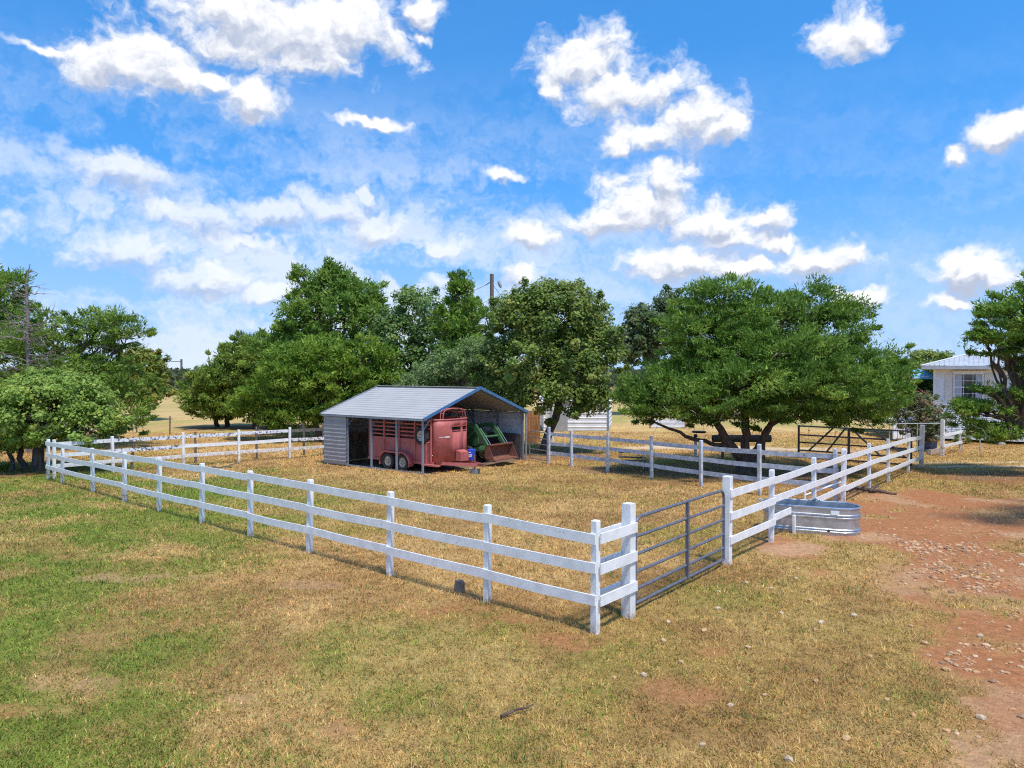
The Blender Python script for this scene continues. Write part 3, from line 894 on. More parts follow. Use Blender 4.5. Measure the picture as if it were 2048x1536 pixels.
for x in (-1.40, -2.23):
    wheel(tr, x, TY0 - .16, .335, .335, .20, M_rim, 1)
    wheel(tr, x, TY1 + .16, .335, .335, .20, M_rim, -1)
    MB().tube([(x, TY0 - .1, .335), (x, TY1 + .1, .335)], .035, 8).build('axle', M_dark, tr)
for y0, y1 in ((TY0 - .31, TY0 - .014), (TY1 + .014, TY1 + .31)):
    prof = []
    for cx, a0, a1 in ((-2.23, 200, 75), (-1.40, 105, -20)):
        for a_ in np.linspace(a0, a1, 10): prof.append((cx + .43 * math.cos(R(a_)), .34 + .42 * math.sin(R(a_))))
    fm = MB()
    for (xa, za), (xb, zb) in zip(prof[:-1], prof[1:]):
        fm.add([(xa, y0, za), (xb, y0, zb), (xb, y1, zb), (xa, y1, za)], [(0, 1, 2, 3)])
        fm.add([(xa, y0, za), (xb, y0, zb), (xb, y0, zb - .06), (xa, y0, za - .06)], [(0, 1, 2, 3)])
    fm.build('fender', M_red, tr, False)
wheel(tr, -.42, TY0 - .14, 1.43, .34, .19, M_rim, 1).name = 'spare_wheel'
MB().tube([(.0, TY0 - .06, ZF - .05), (.0, TY0 - .06, ZT + .05)], .022, 8).build('grab_post', M_red, tr, True)
MB().tube([(-.16, TY0 - .16, ZF - .06), (-.16, TY0 - .16, 1.10), (-.14, TY0 - .14, 1.17), (-.06, TY0 - .09, 1.20), (.0, TY0 - .07, 1.20)], .022, 8).build('grab_handle', M_red, tr, True)
MB().b2((-.3, TY0 - .28, ZF - .14), (.5, TY0 - .06, ZF - .085)).build('running_board', M_red, tr)
# tongue, box, jack
for y in (TY0 + .12, TY1 - .12):
    MB().bar((.1, y, ZF - .07), (1.62, 1.41 + (.05 if y > 1.4 else -.05), ZF - .07), .06, .11).build('tongue_bar', M_red, tr)
MB().b2((1.52, 1.32, ZF - .13), (1.86, 1.50, ZF - .02)).build('coupler', M_rust, tr)
MB().prism([(.52, ZF), (.78, ZF), (.78, .78), (.52, .86)], 1.30, 1.78, 'y').build('tool_box', M_red, tr)
MB().tube([(1.38, 1.41, .19), (1.38, 1.41, .72)], .035, 8).build('jack', M_rust, tr, True)
m = MB().box((1.38, 1.41, .10), (.38, .19, .19)); ob = m.build('concrete_block', M_concrete, None, loc=(0, 0, 0))
ob.location = SH; ob.rotation_euler = (0, 0, SA)
tag(ob, 'grey concrete block under the red trailer tongue', 'block')
for v_ in ob.data.vertices: pass
bk = thing('plastic_bucket', 'bright blue plastic bucket with white lettering standing on the trailer tongue', 'bucket', SH, SA)
Mb = Matrix.Translation((.80, 1.90, ZF + .0))
MB().lathe([(.001, 0), (.135, 0), (.14, .02), (.165, .36), (.172, .365), (.172, .385), (.166, .385)], 22, Mb).build('pail', M_bucket, bk, True)
MB().lathe([(.176, .375), (.176, .41), (.15, .425), (.001, .42)], 22, Mb).build('lid', M_bucket, bk, True)
m = MB()
for z_, w_, hgt in ((.315, .09, .03), (.215, .16, .045), (.15, .12, .035)):
    for i in range(5):
        a_ = R(-75) + (i - 2) * w_ * 1.5
        m.box((.80 + (.139 + .07 * z_ + .004) * math.cos(a_), 1.90 + (.139 + .07 * z_ + .004) * math.sin(a_), ZF + z_), (.006, w_ * .19, hgt), a_)
m.build('lettering', M_print, bk)

# ------------------------------------------------------------------ tractor with loader
tc = thing('loader_tractor', 'green tractor with raised loader arms and rusty bucket beside the red trailer', 'tractor', SH, SA)
MB().prism([(-1.9, .75), (-.62, .75), (-.55, .85), (-.58, 1.28), (-.75, 1.36), (-1.9, 1.45)], 3.92, 4.52, 'y').build('bonnet', M_green, tc)
MB().b2((-3.4, 4.02, .45), (-.55, 4.42, .76)).build('chassis', M_green, tc)
MB().b2((-.56, 3.97, .82), (-.53, 4.47, 1.26)).build('grille', M_dark, tc)
MB().b2((-2.9, 3.75, .74), (-1.95, 4.7, .80)).build('platform', M_green, tc)
MB().prism([(-3.1, .95), (-2.6, .95), (-2.6, 1.05), (-2.95, 1.08), (-3.1, 1.45), (-3.18, 1.45)], 3.98, 4.46, 'y').build('seat', M_dark, tc)
MB().tube([(-1.95, 4.22, 1.3), (-2.25, 4.22, 1.52)], .025, 8).build('steering_column', M_dark, tc)
for y in (3.55, 4.89):
    wheel(tc, -3.0, y, .62, .62, .34, M_rim, 1 if y < 4 else -1)
    MB().prism([(-3.0 + .70 * math.cos(R(a_)), .62 + .70 * math.sin(R(a_))) for a_ in range(30, 151, 15)] + [(-3.0 + .66 * math.cos(R(a_)), .62 + .66 * math.sin(R(a_))) for a_ in range(150, 29, -15)], y - .2, y + .2, 'y').build('fender', M_green, tc)
for y in (3.68, 4.76):
    wheel(tc, -.95, y, .38, .38, .22, M_rim, 1 if y < 4 else -1)
for y in (3.66, 4.80):
    MB().prism([(-1.75, .62), (-1.5, .62), (-1.42, 1.5), (-1.66, 1.5)], y - .05, y + .05, 'y').build('loader_tower', M_green, tc)
    # arm: from the tower forward, over the knee and down to the bucket
    top = [(-1.60, 1.50), (-1.0, 1.66), (-.60, 1.74), (-.46, 1.70), (.02, 1.10), (.30, .74)]
    bot = [(.16, .66), (-.14, 1.02), (-.56, 1.50), (-.68, 1.54), (-1.0, 1.48), (-1.60, 1.36)]
    MB().prism(top + bot, y - .045, y + .045, 'y').build('loader_arm', M_green, tc)
    MB().tube([(-1.45, y + .0, .72), (-.55, y, 1.40)], .035, 8).build('lift_cylinder', M_green, tc, True)
    MB().tube([(-.30, y + .08, 1.52), (.02, y + .08, 1.16)], .032, 8).build('tilt_cylinder', M_green, tc, True)
    MB().tube([(.02, y + .08, 1.16), (.27, y + .08, .86)], .018, 8).build('tilt_rod', M_chrome, tc, True)
MB().tube([(-.16, 3.66, 1.16), (-.16, 4.80, 1.16)], .05, 10).build('cross_tube', M_green, tc, True)
MB().b2((-.62, 3.72, .55), (-.50, 4.74, .70)).build('bumper', M_green, tc)
bu = MB()
BX, BZ = .20, .26
prof = [(0, .12), (.0, .60), (.10, .74), (.30, .80)]
low = [(0, .12), (.10, .02), (.66, .0)]
y0, y1 = 3.42, 5.02
pts2 = [(.22, .60), (.08, .56), (0, .46), (0, .10), (.08, .02), (.52, 0)]
for k in range(5):
    a_, b_ = pts2[k], pts2[k + 1]
    bu.add([(BX + a_[0], y0, BZ + a_[1]), (BX + a_[0], y1, BZ + a_[1]), (BX + b_[0], y1, BZ + b_[1]), (BX + b_[0], y0, BZ + b_[1])], [(0, 1, 2, 3)])
for y in (y0, y1):
    bu.add([(BX + p_[0], y, BZ + p_[1]) for p_ in pts2], [tuple(range(6))])
ob = bu.build('bucket', M_rust, tc)
ob.modifiers.new('thickness', 'SOLIDIFY').thickness = .02
MB().b2((BX + .19, y0, BZ + .59), (BX + .26, y1, BZ + .64)).build('bucket_lip', M_rust, ob)
MB().b2((BX + .46, y0 - .01, BZ - .025), (BX + .58, y1 + .01, BZ + .0)).build('cutting_edge', M_rust, ob)

# ------------------------------------------------------------------ galvanised stock tank
tk = thing('stock_tank', 'oval galvanised stock tank with rolled rim straddling the white fence', 'water tank', (6.68, 16.42, gz(7, 16.7) - .01), R(-24))


def oval(hl, hw, n=40):
    out = []
    for k in range(n):
        a_ = 2 * math.pi * k / n
        cx = hl - hw if math.cos(a_) >= 0 else -(hl - hw)
        out.append((cx + hw * math.cos(a_), hw * math.sin(a_)))
    return out


def oval_loft(prof, n=44):
    m_ = MB()
    vs = []; fs_ = []
    for off, z in prof:
        for x, y in oval(1.0 + off, .42 + off, n): vs.append((x, y, z))
    for i in range(len(prof) - 1):
        for k in range(n): fs_.append((i * n + k, i * n + (k + 1) % n, (i + 1) * n + (k + 1) % n, (i + 1) * n + k))
    return m_.add(vs, fs_)


wall = [(0, 0), (0, .05), (.016, .07), (.016, .09), (0, .11), (.016, .125), (.016, .14), (0, .155), (0, .36), (.018, .375), (.018, .40), (0, .415), (.018, .43), (.018, .455), (0, .47), (0, .60)]
mt_ = oval_loft(wall + [(-.012, .60)] + [(o_ - .014, z_) for o_, z_ in reversed(wall[1:-1])])
mt_.build('tank_wall', M_galv, tk, True)
oval_loft([(.012, .585), (.022, .60), (.016, .618), (-.004, .622), (-.014, .605)]).build('rim', M_galv, tk, True)
wv = oval(.985, .405, 44)
MB().add([(x, y, .44) for x, y in wv], [tuple(range(44))]).build('water', material('dark_water', (.06, .09, .11), None, rough=.05, spec=.6), tk)
MB().box((.50, -.448, .52), (.17, .004, .075)).build('label_plate', M_print, tk)
MB().lathe([(.001, .0), (.03, 0), (.03, .02), (.014, .03)], 10, Matrix.Translation((.38, -.42, .115)) @ Matrix.Rotation(R(90), 4, 'X')).build('drain_plug', M_dark, tk)
vl = MB()
vl.tube([(.05, .2, .56), (.05, .2, .66), (.11, .16, .70), (.17, .12, .66)], .03, 8)
vl.box((.02, .30, .63), (.16, .2, .05))
vl.build('float_valve', M_dgalv, tk, True)
MB().tube([(-1.0, .1, .60), (-1.12, .06, .63), (-1.12, -.1, .63), (-1.0, -.14, .60)], .012, 6).build('handle', M_galv, tk)


# ------------------------------------------------------------------ trees
def rnd_dirs(r, n):
    v_ = r.normal(size=(n, 3))
    return v_ / np.linalg.norm(v_, axis=1)[:, None]


def crown_mesh(seed, lobes, n_pad, per, pad_r, flat, ll, lw, c1, c2, c3, p3=.15, quad=False, shell=.55, top=None, up=.35, droop=0.0, even=.13):
    r = np.random.RandomState(seed)
    L = np.array(lobes, float)
    L[:, 4] *= 1.25
    wgt = (L[:, 3] * L[:, 5] + L[:, 4] * L[:, 5] + L[:, 3] * L[:, 4]); wgt /= wgt.sum()
    li = r.choice(len(L), n_pad, p=wgt)
    dr = rnd_dirs(r, n_pad)
    dr[:, 2] = np.where((dr[:, 2] < -.35) & (r.rand(n_pad) < .35), -dr[:, 2], dr[:, 2])
    rad = (shell + (1 - shell) * r.rand(n_pad) ** .6) * (.9 + .22 * r.rand(n_pad))
    pc = L[li, :3] + dr * L[li, 3:6] * rad[:, None]
    pr = pad_r * (.55 + .8 * r.rand(n_pad))
    spr = r.rand(n_pad) < .17            # a few sprigs reach beyond the outline
    pc = np.where(spr[:, None], L[li, :3] + dr * L[li, 3:6] * (1.08 + .28 * r.rand(n_pad))[:, None], pc)
    pr = np.where(spr, pr * .55, pr)
    n = n_pad * per
    pi = np.repeat(np.arange(n_pad), per)
    d2 = rnd_dirs(r, n)
    rr = r.rand(n) ** .45
    off = d2 * (pr[pi] * rr)[:, None]
    off[:, 2] *= flat
    out = dr[pi].copy()
    # the pad is tilted outwards: outer side droops or lifts a little
    off[:, 2] += (off * out).sum(1) * (.25 - droop)
    p = pc[pi] + off
    ev = (r.rand(n) < even) & ~spr[pi]
    d3 = rnd_dirs(r, n)
    d3[:, 2] = np.where((d3[:, 2] < -.3), -d3[:, 2], d3[:, 2])
    wob = .62 + .62 * fbm(d3[:, 0] * 4.2 + li[pi] * 3.1, d3[:, 2] * 4.2 + d3[:, 1] * 2.9, 7, 3)
    p = np.where(ev[:, None], L[li[pi], :3] + d3 * L[li[pi], 3:6] * (wob + .12 * r.rand(n))[:, None], p)
    out = np.where(ev[:, None], d3, out)
    if quad:                              # broad leaves lie across the light, tips drooping a little
        face = out * .55 + d2 * .45 + r.normal(size=(n, 3)) * .45 + np.array((0, 0, .55))
        face /= np.linalg.norm(face, axis=1)[:, None]
        axis_ = np.cross(face, r.normal(size=(n, 3)))
    else:                                 # sprays point outwards and up
        axis_ = out * .40 + d2 * .60 + r.normal(size=(n, 3)) * .55
        axis_[:, 2] += up
        face = r.normal(size=(n, 3)) * .6 + out * .8 + np.array((0, 0, .7))
    axis_ /= np.linalg.norm(axis_, axis=1)[:, None]
    sdv = np.cross(axis_, face)
    sdv /= np.linalg.norm(sdv, axis=1)[:, None] + 1e-9
    sv = .5 + 1.0 * r.rand(n) ** 1.3; ln = ll * sv * (.8 + .4 * r.rand(n)); wd = lw * sv * (.8 + .4 * r.rand(n))
    t = r.rand(n_pad)[:, None]
    pcol = np.array(c1) * (1 - t) + np.array(c2) * t
    pcol = np.where((r.rand(n_pad) < p3)[:, None], np.array(c3), pcol)
    col = np.minimum(pcol[pi] * (.80 + .80 * r.rand(n))[:, None], .5)
    a0 = p - axis_ * (ln * .3)[:, None]; a1 = p + axis_ * (ln * .7)[:, None]
    s_ = sdv * (wd * .5)[:, None]
    if quad:
        mid = p + axis_ * (ln * .15)[:, None]
        vs = np.stack([a0, mid - s_, a1, mid + s_], 1).reshape(-1, 3)
        return vs, 4, np.repeat(col, 4, 0)
    vs = np.stack([a0 - s_, a0 + s_, a1], 1).reshape(-1, 3)
    return vs, 3, np.repeat(col, 3, 0)


M_leafA = leaf_material('cedar_foliage', trans=.42, rough=.65)
M_leafB = leaf_material('broad_leaves', trans=.42, rough=.5)


def limb(m, a, b, r0, r1, rd, n=6, wob=.12, seg=6):
    a, b = Vector(a), Vector(b)
    L_ = (b - a).length
    pts_ = []
    for i in range(seg + 1):
        t = i / seg
        p = a.lerp(b, t)
        if 0 < i < seg: p = p + Vector((rd.uniform(-1, 1), rd.uniform(-1, 1), rd.uniform(-.5, 1))) * wob * L_ * .25
        pts_.append(p)
    m.tube(pts_, [r0 + (r1 - r0) * (i / seg) ** .8 for i in range(seg + 1)], n)
    return pts_


def tree(name, label, base, lobes, crown, seed, bark=None, r0=.2, stems=None, leaf=None, twigs=0, group=None, cat='tree'):
    rd = random.Random(seed)
    bx_, by_ = base
    bz_ = gz(bx_, by_)
    th = thing(name, label, cat, (bx_, by_, bz_), 0, group)
    B = Vector((bx_, by_, bz_))
    m = MB()
    if stems is None:
        cz = min(l[2] for l in lobes)
        cx = sum(l[0] for l in lobes) / len(lobes)
        cy = sum(l[1] for l in lobes) / len(lobes)
        stems = [((0, 0, -.15), (cx - bx_ + rd.uniform(-.2, .2), cy - by_, max(cz - bz_, .8) + .4), r0, r0 * .7)]
    ends = []
    for a_, b_, ra, rb in stems:
        limb(m, a_, b_, ra, rb, rd, 9, .12, 7)
        ends.append((Vector(b_), rb))
    for l in lobes:
        tgt = Vector(l[:3]) - B
        e, rb = min(ends, key=lambda q: (q[0] - tgt).length)
        pp = limb(m, e - Vector((0, 0, .1)), tgt, rb * .75, .02, rd, 6, .22, 6)
        for _ in range(4):
            s_ = pp[rd.randint(2, 5)]
            q = tgt + Vector((rd.uniform(-1, 1) * l[3], rd.uniform(-1, 1) * l[4], rd.uniform(-.6, .9) * l[5])) * .85
            limb(m, s_, q, rb * .3, .008, rd, 4, .25, 4)
    m.build('trunk', bark or M_bark, th, True)
    if twigs:
        tw = MB()
        for _ in range(twigs):
            l = rd.choice(lobes)
            p = Vector(l[:3]) - B + Vector((rd.uniform(-1, 1) * l[3], rd.uniform(-1, .3) * l[4], rd.uniform(-1.1, .2) * l[5])) * .95
            q = p + Vector((rd.uniform(-1, 1), rd.uniform(-.8, .4), rd.uniform(-.7, .25))) * rd.uniform(.4, 1.0)
            limb(tw, p, q, .014, .004, rd, 3, .5, 4)
        tag(tw.build('bare_twigs', M_deadwood, th), kind='stuff')
    vs, k, cl = crown_mesh(seed, lobes, **crown)
    vs = vs - np.array(B)
    fast_mesh('crown', vs, k, leaf or M_leafA, 'leaf_colour', cl, th)
    return th


LB = {
'vine':[(-17.9,28.9,2.13,2.0,1.7,1.25),(-19.52,29.2,1.71,1.78,1.45,1.29),(-16.45,28.6,1.5,1.1,1.1,.75),(-21.29,28.9,1.44,2.16,1.76,1.57),(-15.9,28.9,1.0,.5,.5,.35),(-18.2,28.9,2.81,1.25,1.05,0.66)],
'leftcedar':[(-24.86,38,4.14,2.84,1.84,1.55),(-22.53,38,4.92,2.06,1.35,1.16),(-20.46,38,5.95,1.55,0.95,0.72),(-19.82,38,5.38,0.9,0.68,0.72),(-22.03,38.5,5.98,1.31,0.82,0.65),(-23.07,38,2.86,3.35,2.06,1.55),(-20.74,38,2.86,2.32,1.63,1.55),(-27.96,38,3.63,3.1,2.38,2.58),(-19.72,37.5,1.33,1.27,1.02,0.89),(-24.38,38.5,5.98,1.05,0.96,0.78)],
'lefttall':[(-28.17,41,7.81,1.11,1.24,1.25),(-29.57,41,7.53,1.67,1.9,1.95),(-27.91,41,6.14,1.25,1.24,1.11),(-29.32,41,5.03,2.23,1.9,1.39)],
'yellowoak':[(-30.1,60,3.5,1.71,1.71,1.55),(-29.5,60,1.87,1.3,1.22,1.02),(-31.05,60,2.07,1.43,1.5,1.43),(-30.5,60,4.72,1.02,0.92,0.73)],
'midcedarA':[(-15.4,49.5,1.2,1.4,1.2,.9),(-20.8,52,.9,1.6,1.2,.7),(-15.2,51,3.2,1.5,1.4,1.4),(-16.6,52,4.2,1.2,1.2,1.2),(-18.5,52,3.68,2.47,2.09,1.94),(-20.09,52,2.79,2.12,1.75,1.59),(-21.33,52,1.91,1.94,1.5,1.24),(-17.78,52,5.09,1.41,1.26,0.99),(-19.21,52,1.38,3.18,1.97,0.99),(-16.39,52,1.56,2.12,1.76,1.24)],
'tall':[(-13.3,46,9.75,.32,.4,.55),(-11.3,46,9.8,.38,.4,.55),(-10.2,46,9.35,.36,.4,.45),(-12.3,46,9.1,.5,.5,.5),(-10.73,46,6.77,2.65,2.29,2.19),(-12.91,46,6.77,1.56,1.8,1.87),(-13.21,46,8.95,0.69,0.82,0.87),(-11.35,46,8.8,1.41,1.31,1.09),(-9.63,46,8.18,1.41,1.31,1.09),(-8.86,46,6.46,1.25,1.48,1.56),(-11.99,46,3.97,3.44,2.51,1.87),(-10.12,46,2.41,3.44,2.36,1.56),(-14.17,46,5.22,1.09,1.23,1.25)],
'brightcedar':[(-12.6,41.6,.9,1.6,1.0,.7),(-9.6,41.6,1.0,1.8,1.0,.7),(-15.3,43,1.4,1.2,1.0,.8),(-14.0,42.3,2.2,1.5,1.2,.9),(-7.6,42,2.9,1.4,1.2,1.0),(-13.2,42,4.2,1.0,1.0,.8),(-10.94,42,4.21,1.71,1.57,1.28),(-12.38,42,3.07,2.0,1.72,1.28),(-9.81,42,2.79,2.28,1.8,1.14),(-12.67,42,1.5,1.57,1.24,0.8),(-8.09,42,4.21,1.43,1.27,1.0),(-10.67,42,1.79,1.71,1.27,0.71)],
'elm':[(-8.2,44,4.6,1.2,1.2,1.2),(-7.4,44,6.4,.9,.9,.8),(-6.1,43,2.4,2.2,1.4,1.0),(-3.6,43.4,3.4,1.5,1.3,1.2),(-5.49,44,7.23,1.43,1.46,1.34),(-4.6,44,5.44,2.39,1.83,1.49),(-6.69,44,5.44,1.49,1.57,1.49),(-5.5,44,3.65,2.69,1.91,1.34),(-6.23,44,7.82,0.75,0.74,0.66),(-7.29,44,3.65,1.79,1.73,1.49)],
'spiky':[(-2.55,43,8.9,.28,.3,.5),(-3.3,43,8.9,.25,.3,.4),(-2.88,43,8.02,0.73,0.81,0.82),(-2.45,43,7.0,0.88,0.92,0.88),(-3.47,43,6.27,1.46,1.3,1.02),(-2.74,43,5.1,1.46,1.46,1.31),(-3.18,43,8.45,0.47,0.46,0.41)],
'greyshrub':[(-3.24,38.5,3.5,1.83,1.44,0.91),(-1.67,38.5,4.15,1.44,1.37,1.18),(-0.89,38.5,2.85,1.31,1.3,1.18),(-4.55,38.5,2.72,1.31,1.03,0.65)],
'oak':[(1.86,36,6.06,2.57,1.75,1.59),(0.39,36,6.06,1.71,1.39,1.22),(3.56,36,6.06,1.34,1.21,1.22),(2.1,36,7.16,1.96,1.27,0.73),(0.88,36,4.11,2.2,1.73,1.47),(3.32,36,3.87,1.96,1.67,1.59),(4.05,36,4.6,1.34,1.33,1.47),(2.08,35.6,2.41,2.3,1.54,0.97),(4.01,35.6,2.17,1.02,0.85,0.77),(-0.1,36,2.4,1.1,0.92,0.86)],
'darktree':[(11.72,67.5,7.85,1.37,1.68,1.83),(14.69,67.5,9.68,1.37,1.49,1.47),(14.01,67.5,7.39,2.52,2.29,1.83),(12.18,67.5,5.56,2.29,1.92,1.37),(15.84,67.5,6.48,2.06,2.41,2.52),(10.81,67.5,6.02,1.15,1.32,1.37)],
'cedar':[(8.4,25.7,3.0,2.3,1.5,.8),(11.1,25.9,3.0,2.2,1.4,.8),(6.3,26.3,2.7,1.4,1.3,.7),(9.6,26.0,4.1,2.1,1.3,.95),(12.9,26.6,2.8,1.2,1.3,.8),(10.2,31.6,3.4,3.6,1.6,1.4),(8.01,28.4,6.29,1.64,1.16,0.81),(11.79,28.7,6.32,1.21,0.9,0.7),(9.94,28.4,5.33,2.51,1.44,1.16),(7.55,28.1,5.02,1.81,1.35,1.05),(12.25,28.4,4.94,1.64,1.28,1.06),(8.63,27.9,3.78,2.84,1.46,1.14),(11.71,28.0,3.6,2.66,1.46,1.05),(6.62,28.2,3.02,1.82,1.36,1.05),(13.9,28.6,3.79,1.2,1.01,0.93),(5.52,28.4,2.44,1.2,1.08,0.87),(7.99,27.6,2.28,2.44,1.18,0.79),(10.99,27.6,2.28,2.62,1.29,0.9),(13.62,28.4,2.44,1.35,1.09,0.96),(4.59,28.4,2.44,0.42,0.65,0.81),(14.77,28.4,3.6,0.5,0.49,0.42),(13.15,28.7,5.83,0.78,0.72,0.58),(12.9,27.7,2.0,1.5,1.0,.5),(9.7,27.0,2.15,1.9,.9,.5),(6.7,27.8,2.05,1.4,.9,.45),(5.4,28,2.1,.9,.9,.6),(14.3,28.3,3.0,.8,.8,.7),(10.0,30.2,3.6,3.4,1.6,1.5),(9.6,29.9,5.3,2.4,1.2,.9)],
'rightcedar':[(18.75,27.5,5.46,1.35,1.2,.85),(19.75,27.5,6.0,1.4,1.2,1.0),(18.1,27.5,4.58,1.05,.9,.55),(19.6,27.5,4.0,1.1,1.1,.9),(17.55,27.5,4.71,.5,.5,.3),(19.3,27.5,2.4,1.1,1.0,.6),(17.4,27.5,1.95,1.1,.8,.5),(16.9,27.5,2.25,.5,.5,.3),(18.2,27.5,1.35,1.15,.85,.3),(20.8,27.5,2.85,1.4,1.6,2.0),(19.6,27.5,6.9,.6,.6,.4),(17.5,27.2,2.95,.5,.5,.2),(21.0,27.5,7.2,1.1,1.0,.9)],
'fartrees':[(41.78,75,5.18,1.12,0.91,0.61),(43.57,75,5.03,0.92,0.8,0.61),(41.54,75,3.75,2.29,1.79,1.12),(43.08,75,2.74,2.04,1.87,1.53)],
'porchgreen':[(24.97,48,2.36,1.14,1.03,0.81),(26.92,48,2.2,1.14,1.11,0.98),(25.94,48,3.01,0.81,0.8,0.72),(24.31,48,3.01,1.14,1.11,0.98)],
'rose':[(20.48,36.5,1.76,0.69,0.73,0.69),(19.87,36.5,1.14,0.87,0.78,0.62),(20.78,36.5,1.02,0.62,0.69,0.69),(20.37,36.5,0.65,0.87,0.72,0.5),(19.61,36.5,1.89,0.45,0.47,0.45)],
}
CED = dict(c1=(.115, .205, .03), c2=(.18, .285, .04), c3=(.25, .35, .055))
BRT = dict(c1=(.13, .225, .028), c2=(.18, .285, .036), c3=(.25, .35, .05))
OAK = dict(c1=(.135, .205, .04), c2=(.19, .255, .05), c3=(.27, .30, .07))
GRP_T = 'trees around the paddock'

# the big cedar in the middle, several stems from one base
tree('cedar_tree', 'big broad dark green cedar with several leaning stems behind the grey fence', (8.99, 28.36), LB['cedar'],
     dict(n_pad=1450, per=170, pad_r=.47, flat=.48, ll=.145, lw=.052, shell=.5, up=.45, even=.10, c1=(.095, .18, .028), c2=(.15, .25, .036), c3=(.22, .32, .05)), 21, M_bark, stems=[
         ((.0, 0, -.2), (.05, .05, .55), .42, .34), ((-.1, 0, .4), (-.95, -.1, 1.55), .20, .16), ((-.85, -.1, 1.45), (-1.6, 0, 2.9), .15, .11), ((.05, 0, .4), (.02, .1, 2.2), .19, .15), ((.0, .1, 2.0), (.3, .1, 4.3), .15, .08),
         ((.15, 0, .4), (.85, -.1, 1.7), .17, .14), ((.8, -.1, 1.6), (2.2, 0, 3.1), .13, .08), ((-.75, -.1, 1.0), (-2.2, -.2, 1.35), .09, .075), ((-2.1, -.2, 1.34), (-3.6, 0, 2.0), .075, .04)], twigs=170, group=GRP_T)
tree('oak_tree', 'round olive green oak standing behind the right end of the shed', (1.56, 35.85), LB['oak'],
     dict(n_pad=560, per=165, pad_r=.42, flat=.85, ll=.14, lw=.095, quad=True, shell=.42, up=.1, **OAK), 22, M_bark2, r0=.24, leaf=M_leafB, group=GRP_T)
tree('cedar_tree', 'tall cedar at the right edge hanging in front of the white house', (20.9, 27.6), LB['rightcedar'],
     dict(n_pad=400, per=140, pad_r=.36, flat=.5, ll=.16, lw=.055, shell=.45, up=.3, **CED), 23, M_bark, r0=.3, twigs=50, group=GRP_T)
tree('cedar_tree', 'tallest dark tree with ragged top behind the left half of the shed', (-11.2, 46), LB['tall'],
     dict(n_pad=500, per=130, pad_r=.55, flat=.65, ll=.22, lw=.10, shell=.5, up=.3, p3=.2, c1=(.12, .21, .035), c2=(.18, .285, .045), c3=(.25, .35, .055)), 24, M_bark, r0=.28, group=GRP_T)
tree('cedar_tree', 'bright yellow-green cedar with low boughs left of the shed roof', (-10.9, 42), LB['brightcedar'],
     dict(n_pad=640, per=125, pad_r=.48, flat=.5, ll=.20, lw=.08, shell=.5, up=.45, p3=.3, **BRT), 25, M_bark, r0=.2, group=GRP_T)
tree('elm_tree', 'mid green broadleaf tree directly behind the shed roof ridge', (-5.4, 44), LB['elm'],
     dict(n_pad=290, per=140, pad_r=.5, flat=.8, ll=.17, lw=.11, quad=True, shell=.5, up=.1, p3=.2, c1=(.115, .21, .055), c2=(.17, .26, .07), c3=(.24, .32, .09)), 26, M_bark2, r0=.24, leaf=M_leafB, group=GRP_T)
tree('cedar_tree', 'thin spiky-topped cedar just left of the utility pole', (-2.9, 43), LB['spiky'],
     dict(n_pad=170, per=130, pad_r=.40, flat=.65, ll=.22, lw=.08, shell=.35, up=.6, p3=.15, **CED), 27, M_bark, r0=.16, group=GRP_T)
tree('shrub', 'low grey-green shrub mass just behind the shed roof', (-2.4, 38.5), LB['greyshrub'],
     dict(n_pad=150, per=210, pad_r=.5, flat=.8, ll=.15, lw=.07, quad=True, shell=.55, up=.1, p3=.2, c1=(.15, .22, .07), c2=(.20, .27, .10), c3=(.14, .24, .05)), 28, M_bark2, r0=.14, leaf=M_leafB, cat='shrub', group=GRP_T)
tree('cedar_tree', 'yellow-green spreading cedar with two visible trunks in the left field', (-18.0, 51.6), LB['midcedarA'],
     dict(n_pad=600, per=115, pad_r=.56, flat=.55, ll=.25, lw=.10, shell=.5, up=.35, p3=.25, c1=(.145, .22, .035), c2=(.20, .275, .045), c3=(.27, .33, .06)), 29, M_bark, stems=[((0, 0, -.2), (.1, 0, 1.3), .26, .2), ((1.3, .1, -.2), (1.2, 0, 1.3), .24, .18), ((-2.6, 1.5, -.2), (-2.3, 1, 1.2), .2, .15), ((-3.3, 1.5, -.2), (-3.2, 1, 1.2), .18, .14)], group=GRP_T)
tree('vine_covered_tree', 'domed vine-covered tree with a thick trunk at the left fence corner', (-18.63, 28.87), LB['vine'],
     dict(n_pad=360, per=230, pad_r=.42, flat=.7, ll=.115, lw=.085, quad=True, shell=.72, up=.2, p3=.12, c1=(.20, .30, .05), c2=(.28, .38, .08), c3=(.34, .43, .07)), 30, M_bark2, stems=[((0, 0, -.2), (.05, .1, 2.2), .24, .17), ((-.9, .6, -.2), (-1.2, .4, 1.9), .12, .09), ((-1.0, .2, -.2), (-1.5, .2, 1.8), .09, .07)], leaf=M_leafB, twigs=150, group=GRP_T)
tree('cedar_tree', 'wide dark cedar with outstretched upper boughs behind the vine-covered tree', (-22.6, 38), LB['leftcedar'],
     dict(n_pad=420, per=115, pad_r=.48, flat=.5, ll=.20, lw=.075, shell=.45, up=.35, p3=.2, c1=(.12, .20, .035), c2=(.18, .27, .045), c3=(.24, .33, .055)), 31, M_bark, r0=.3, twigs=160, group=GRP_T)
tree('cedar_tree', 'dark evergreen cut off by the left edge, behind the dead tree', (-28.8, 41), LB['lefttall'],
     dict(n_pad=130, per=200, pad_r=.62, flat=.6, ll=.20, lw=.08, shell=.5, up=.3, **CED), 32, M_bark, r0=.24, group=GRP_T)
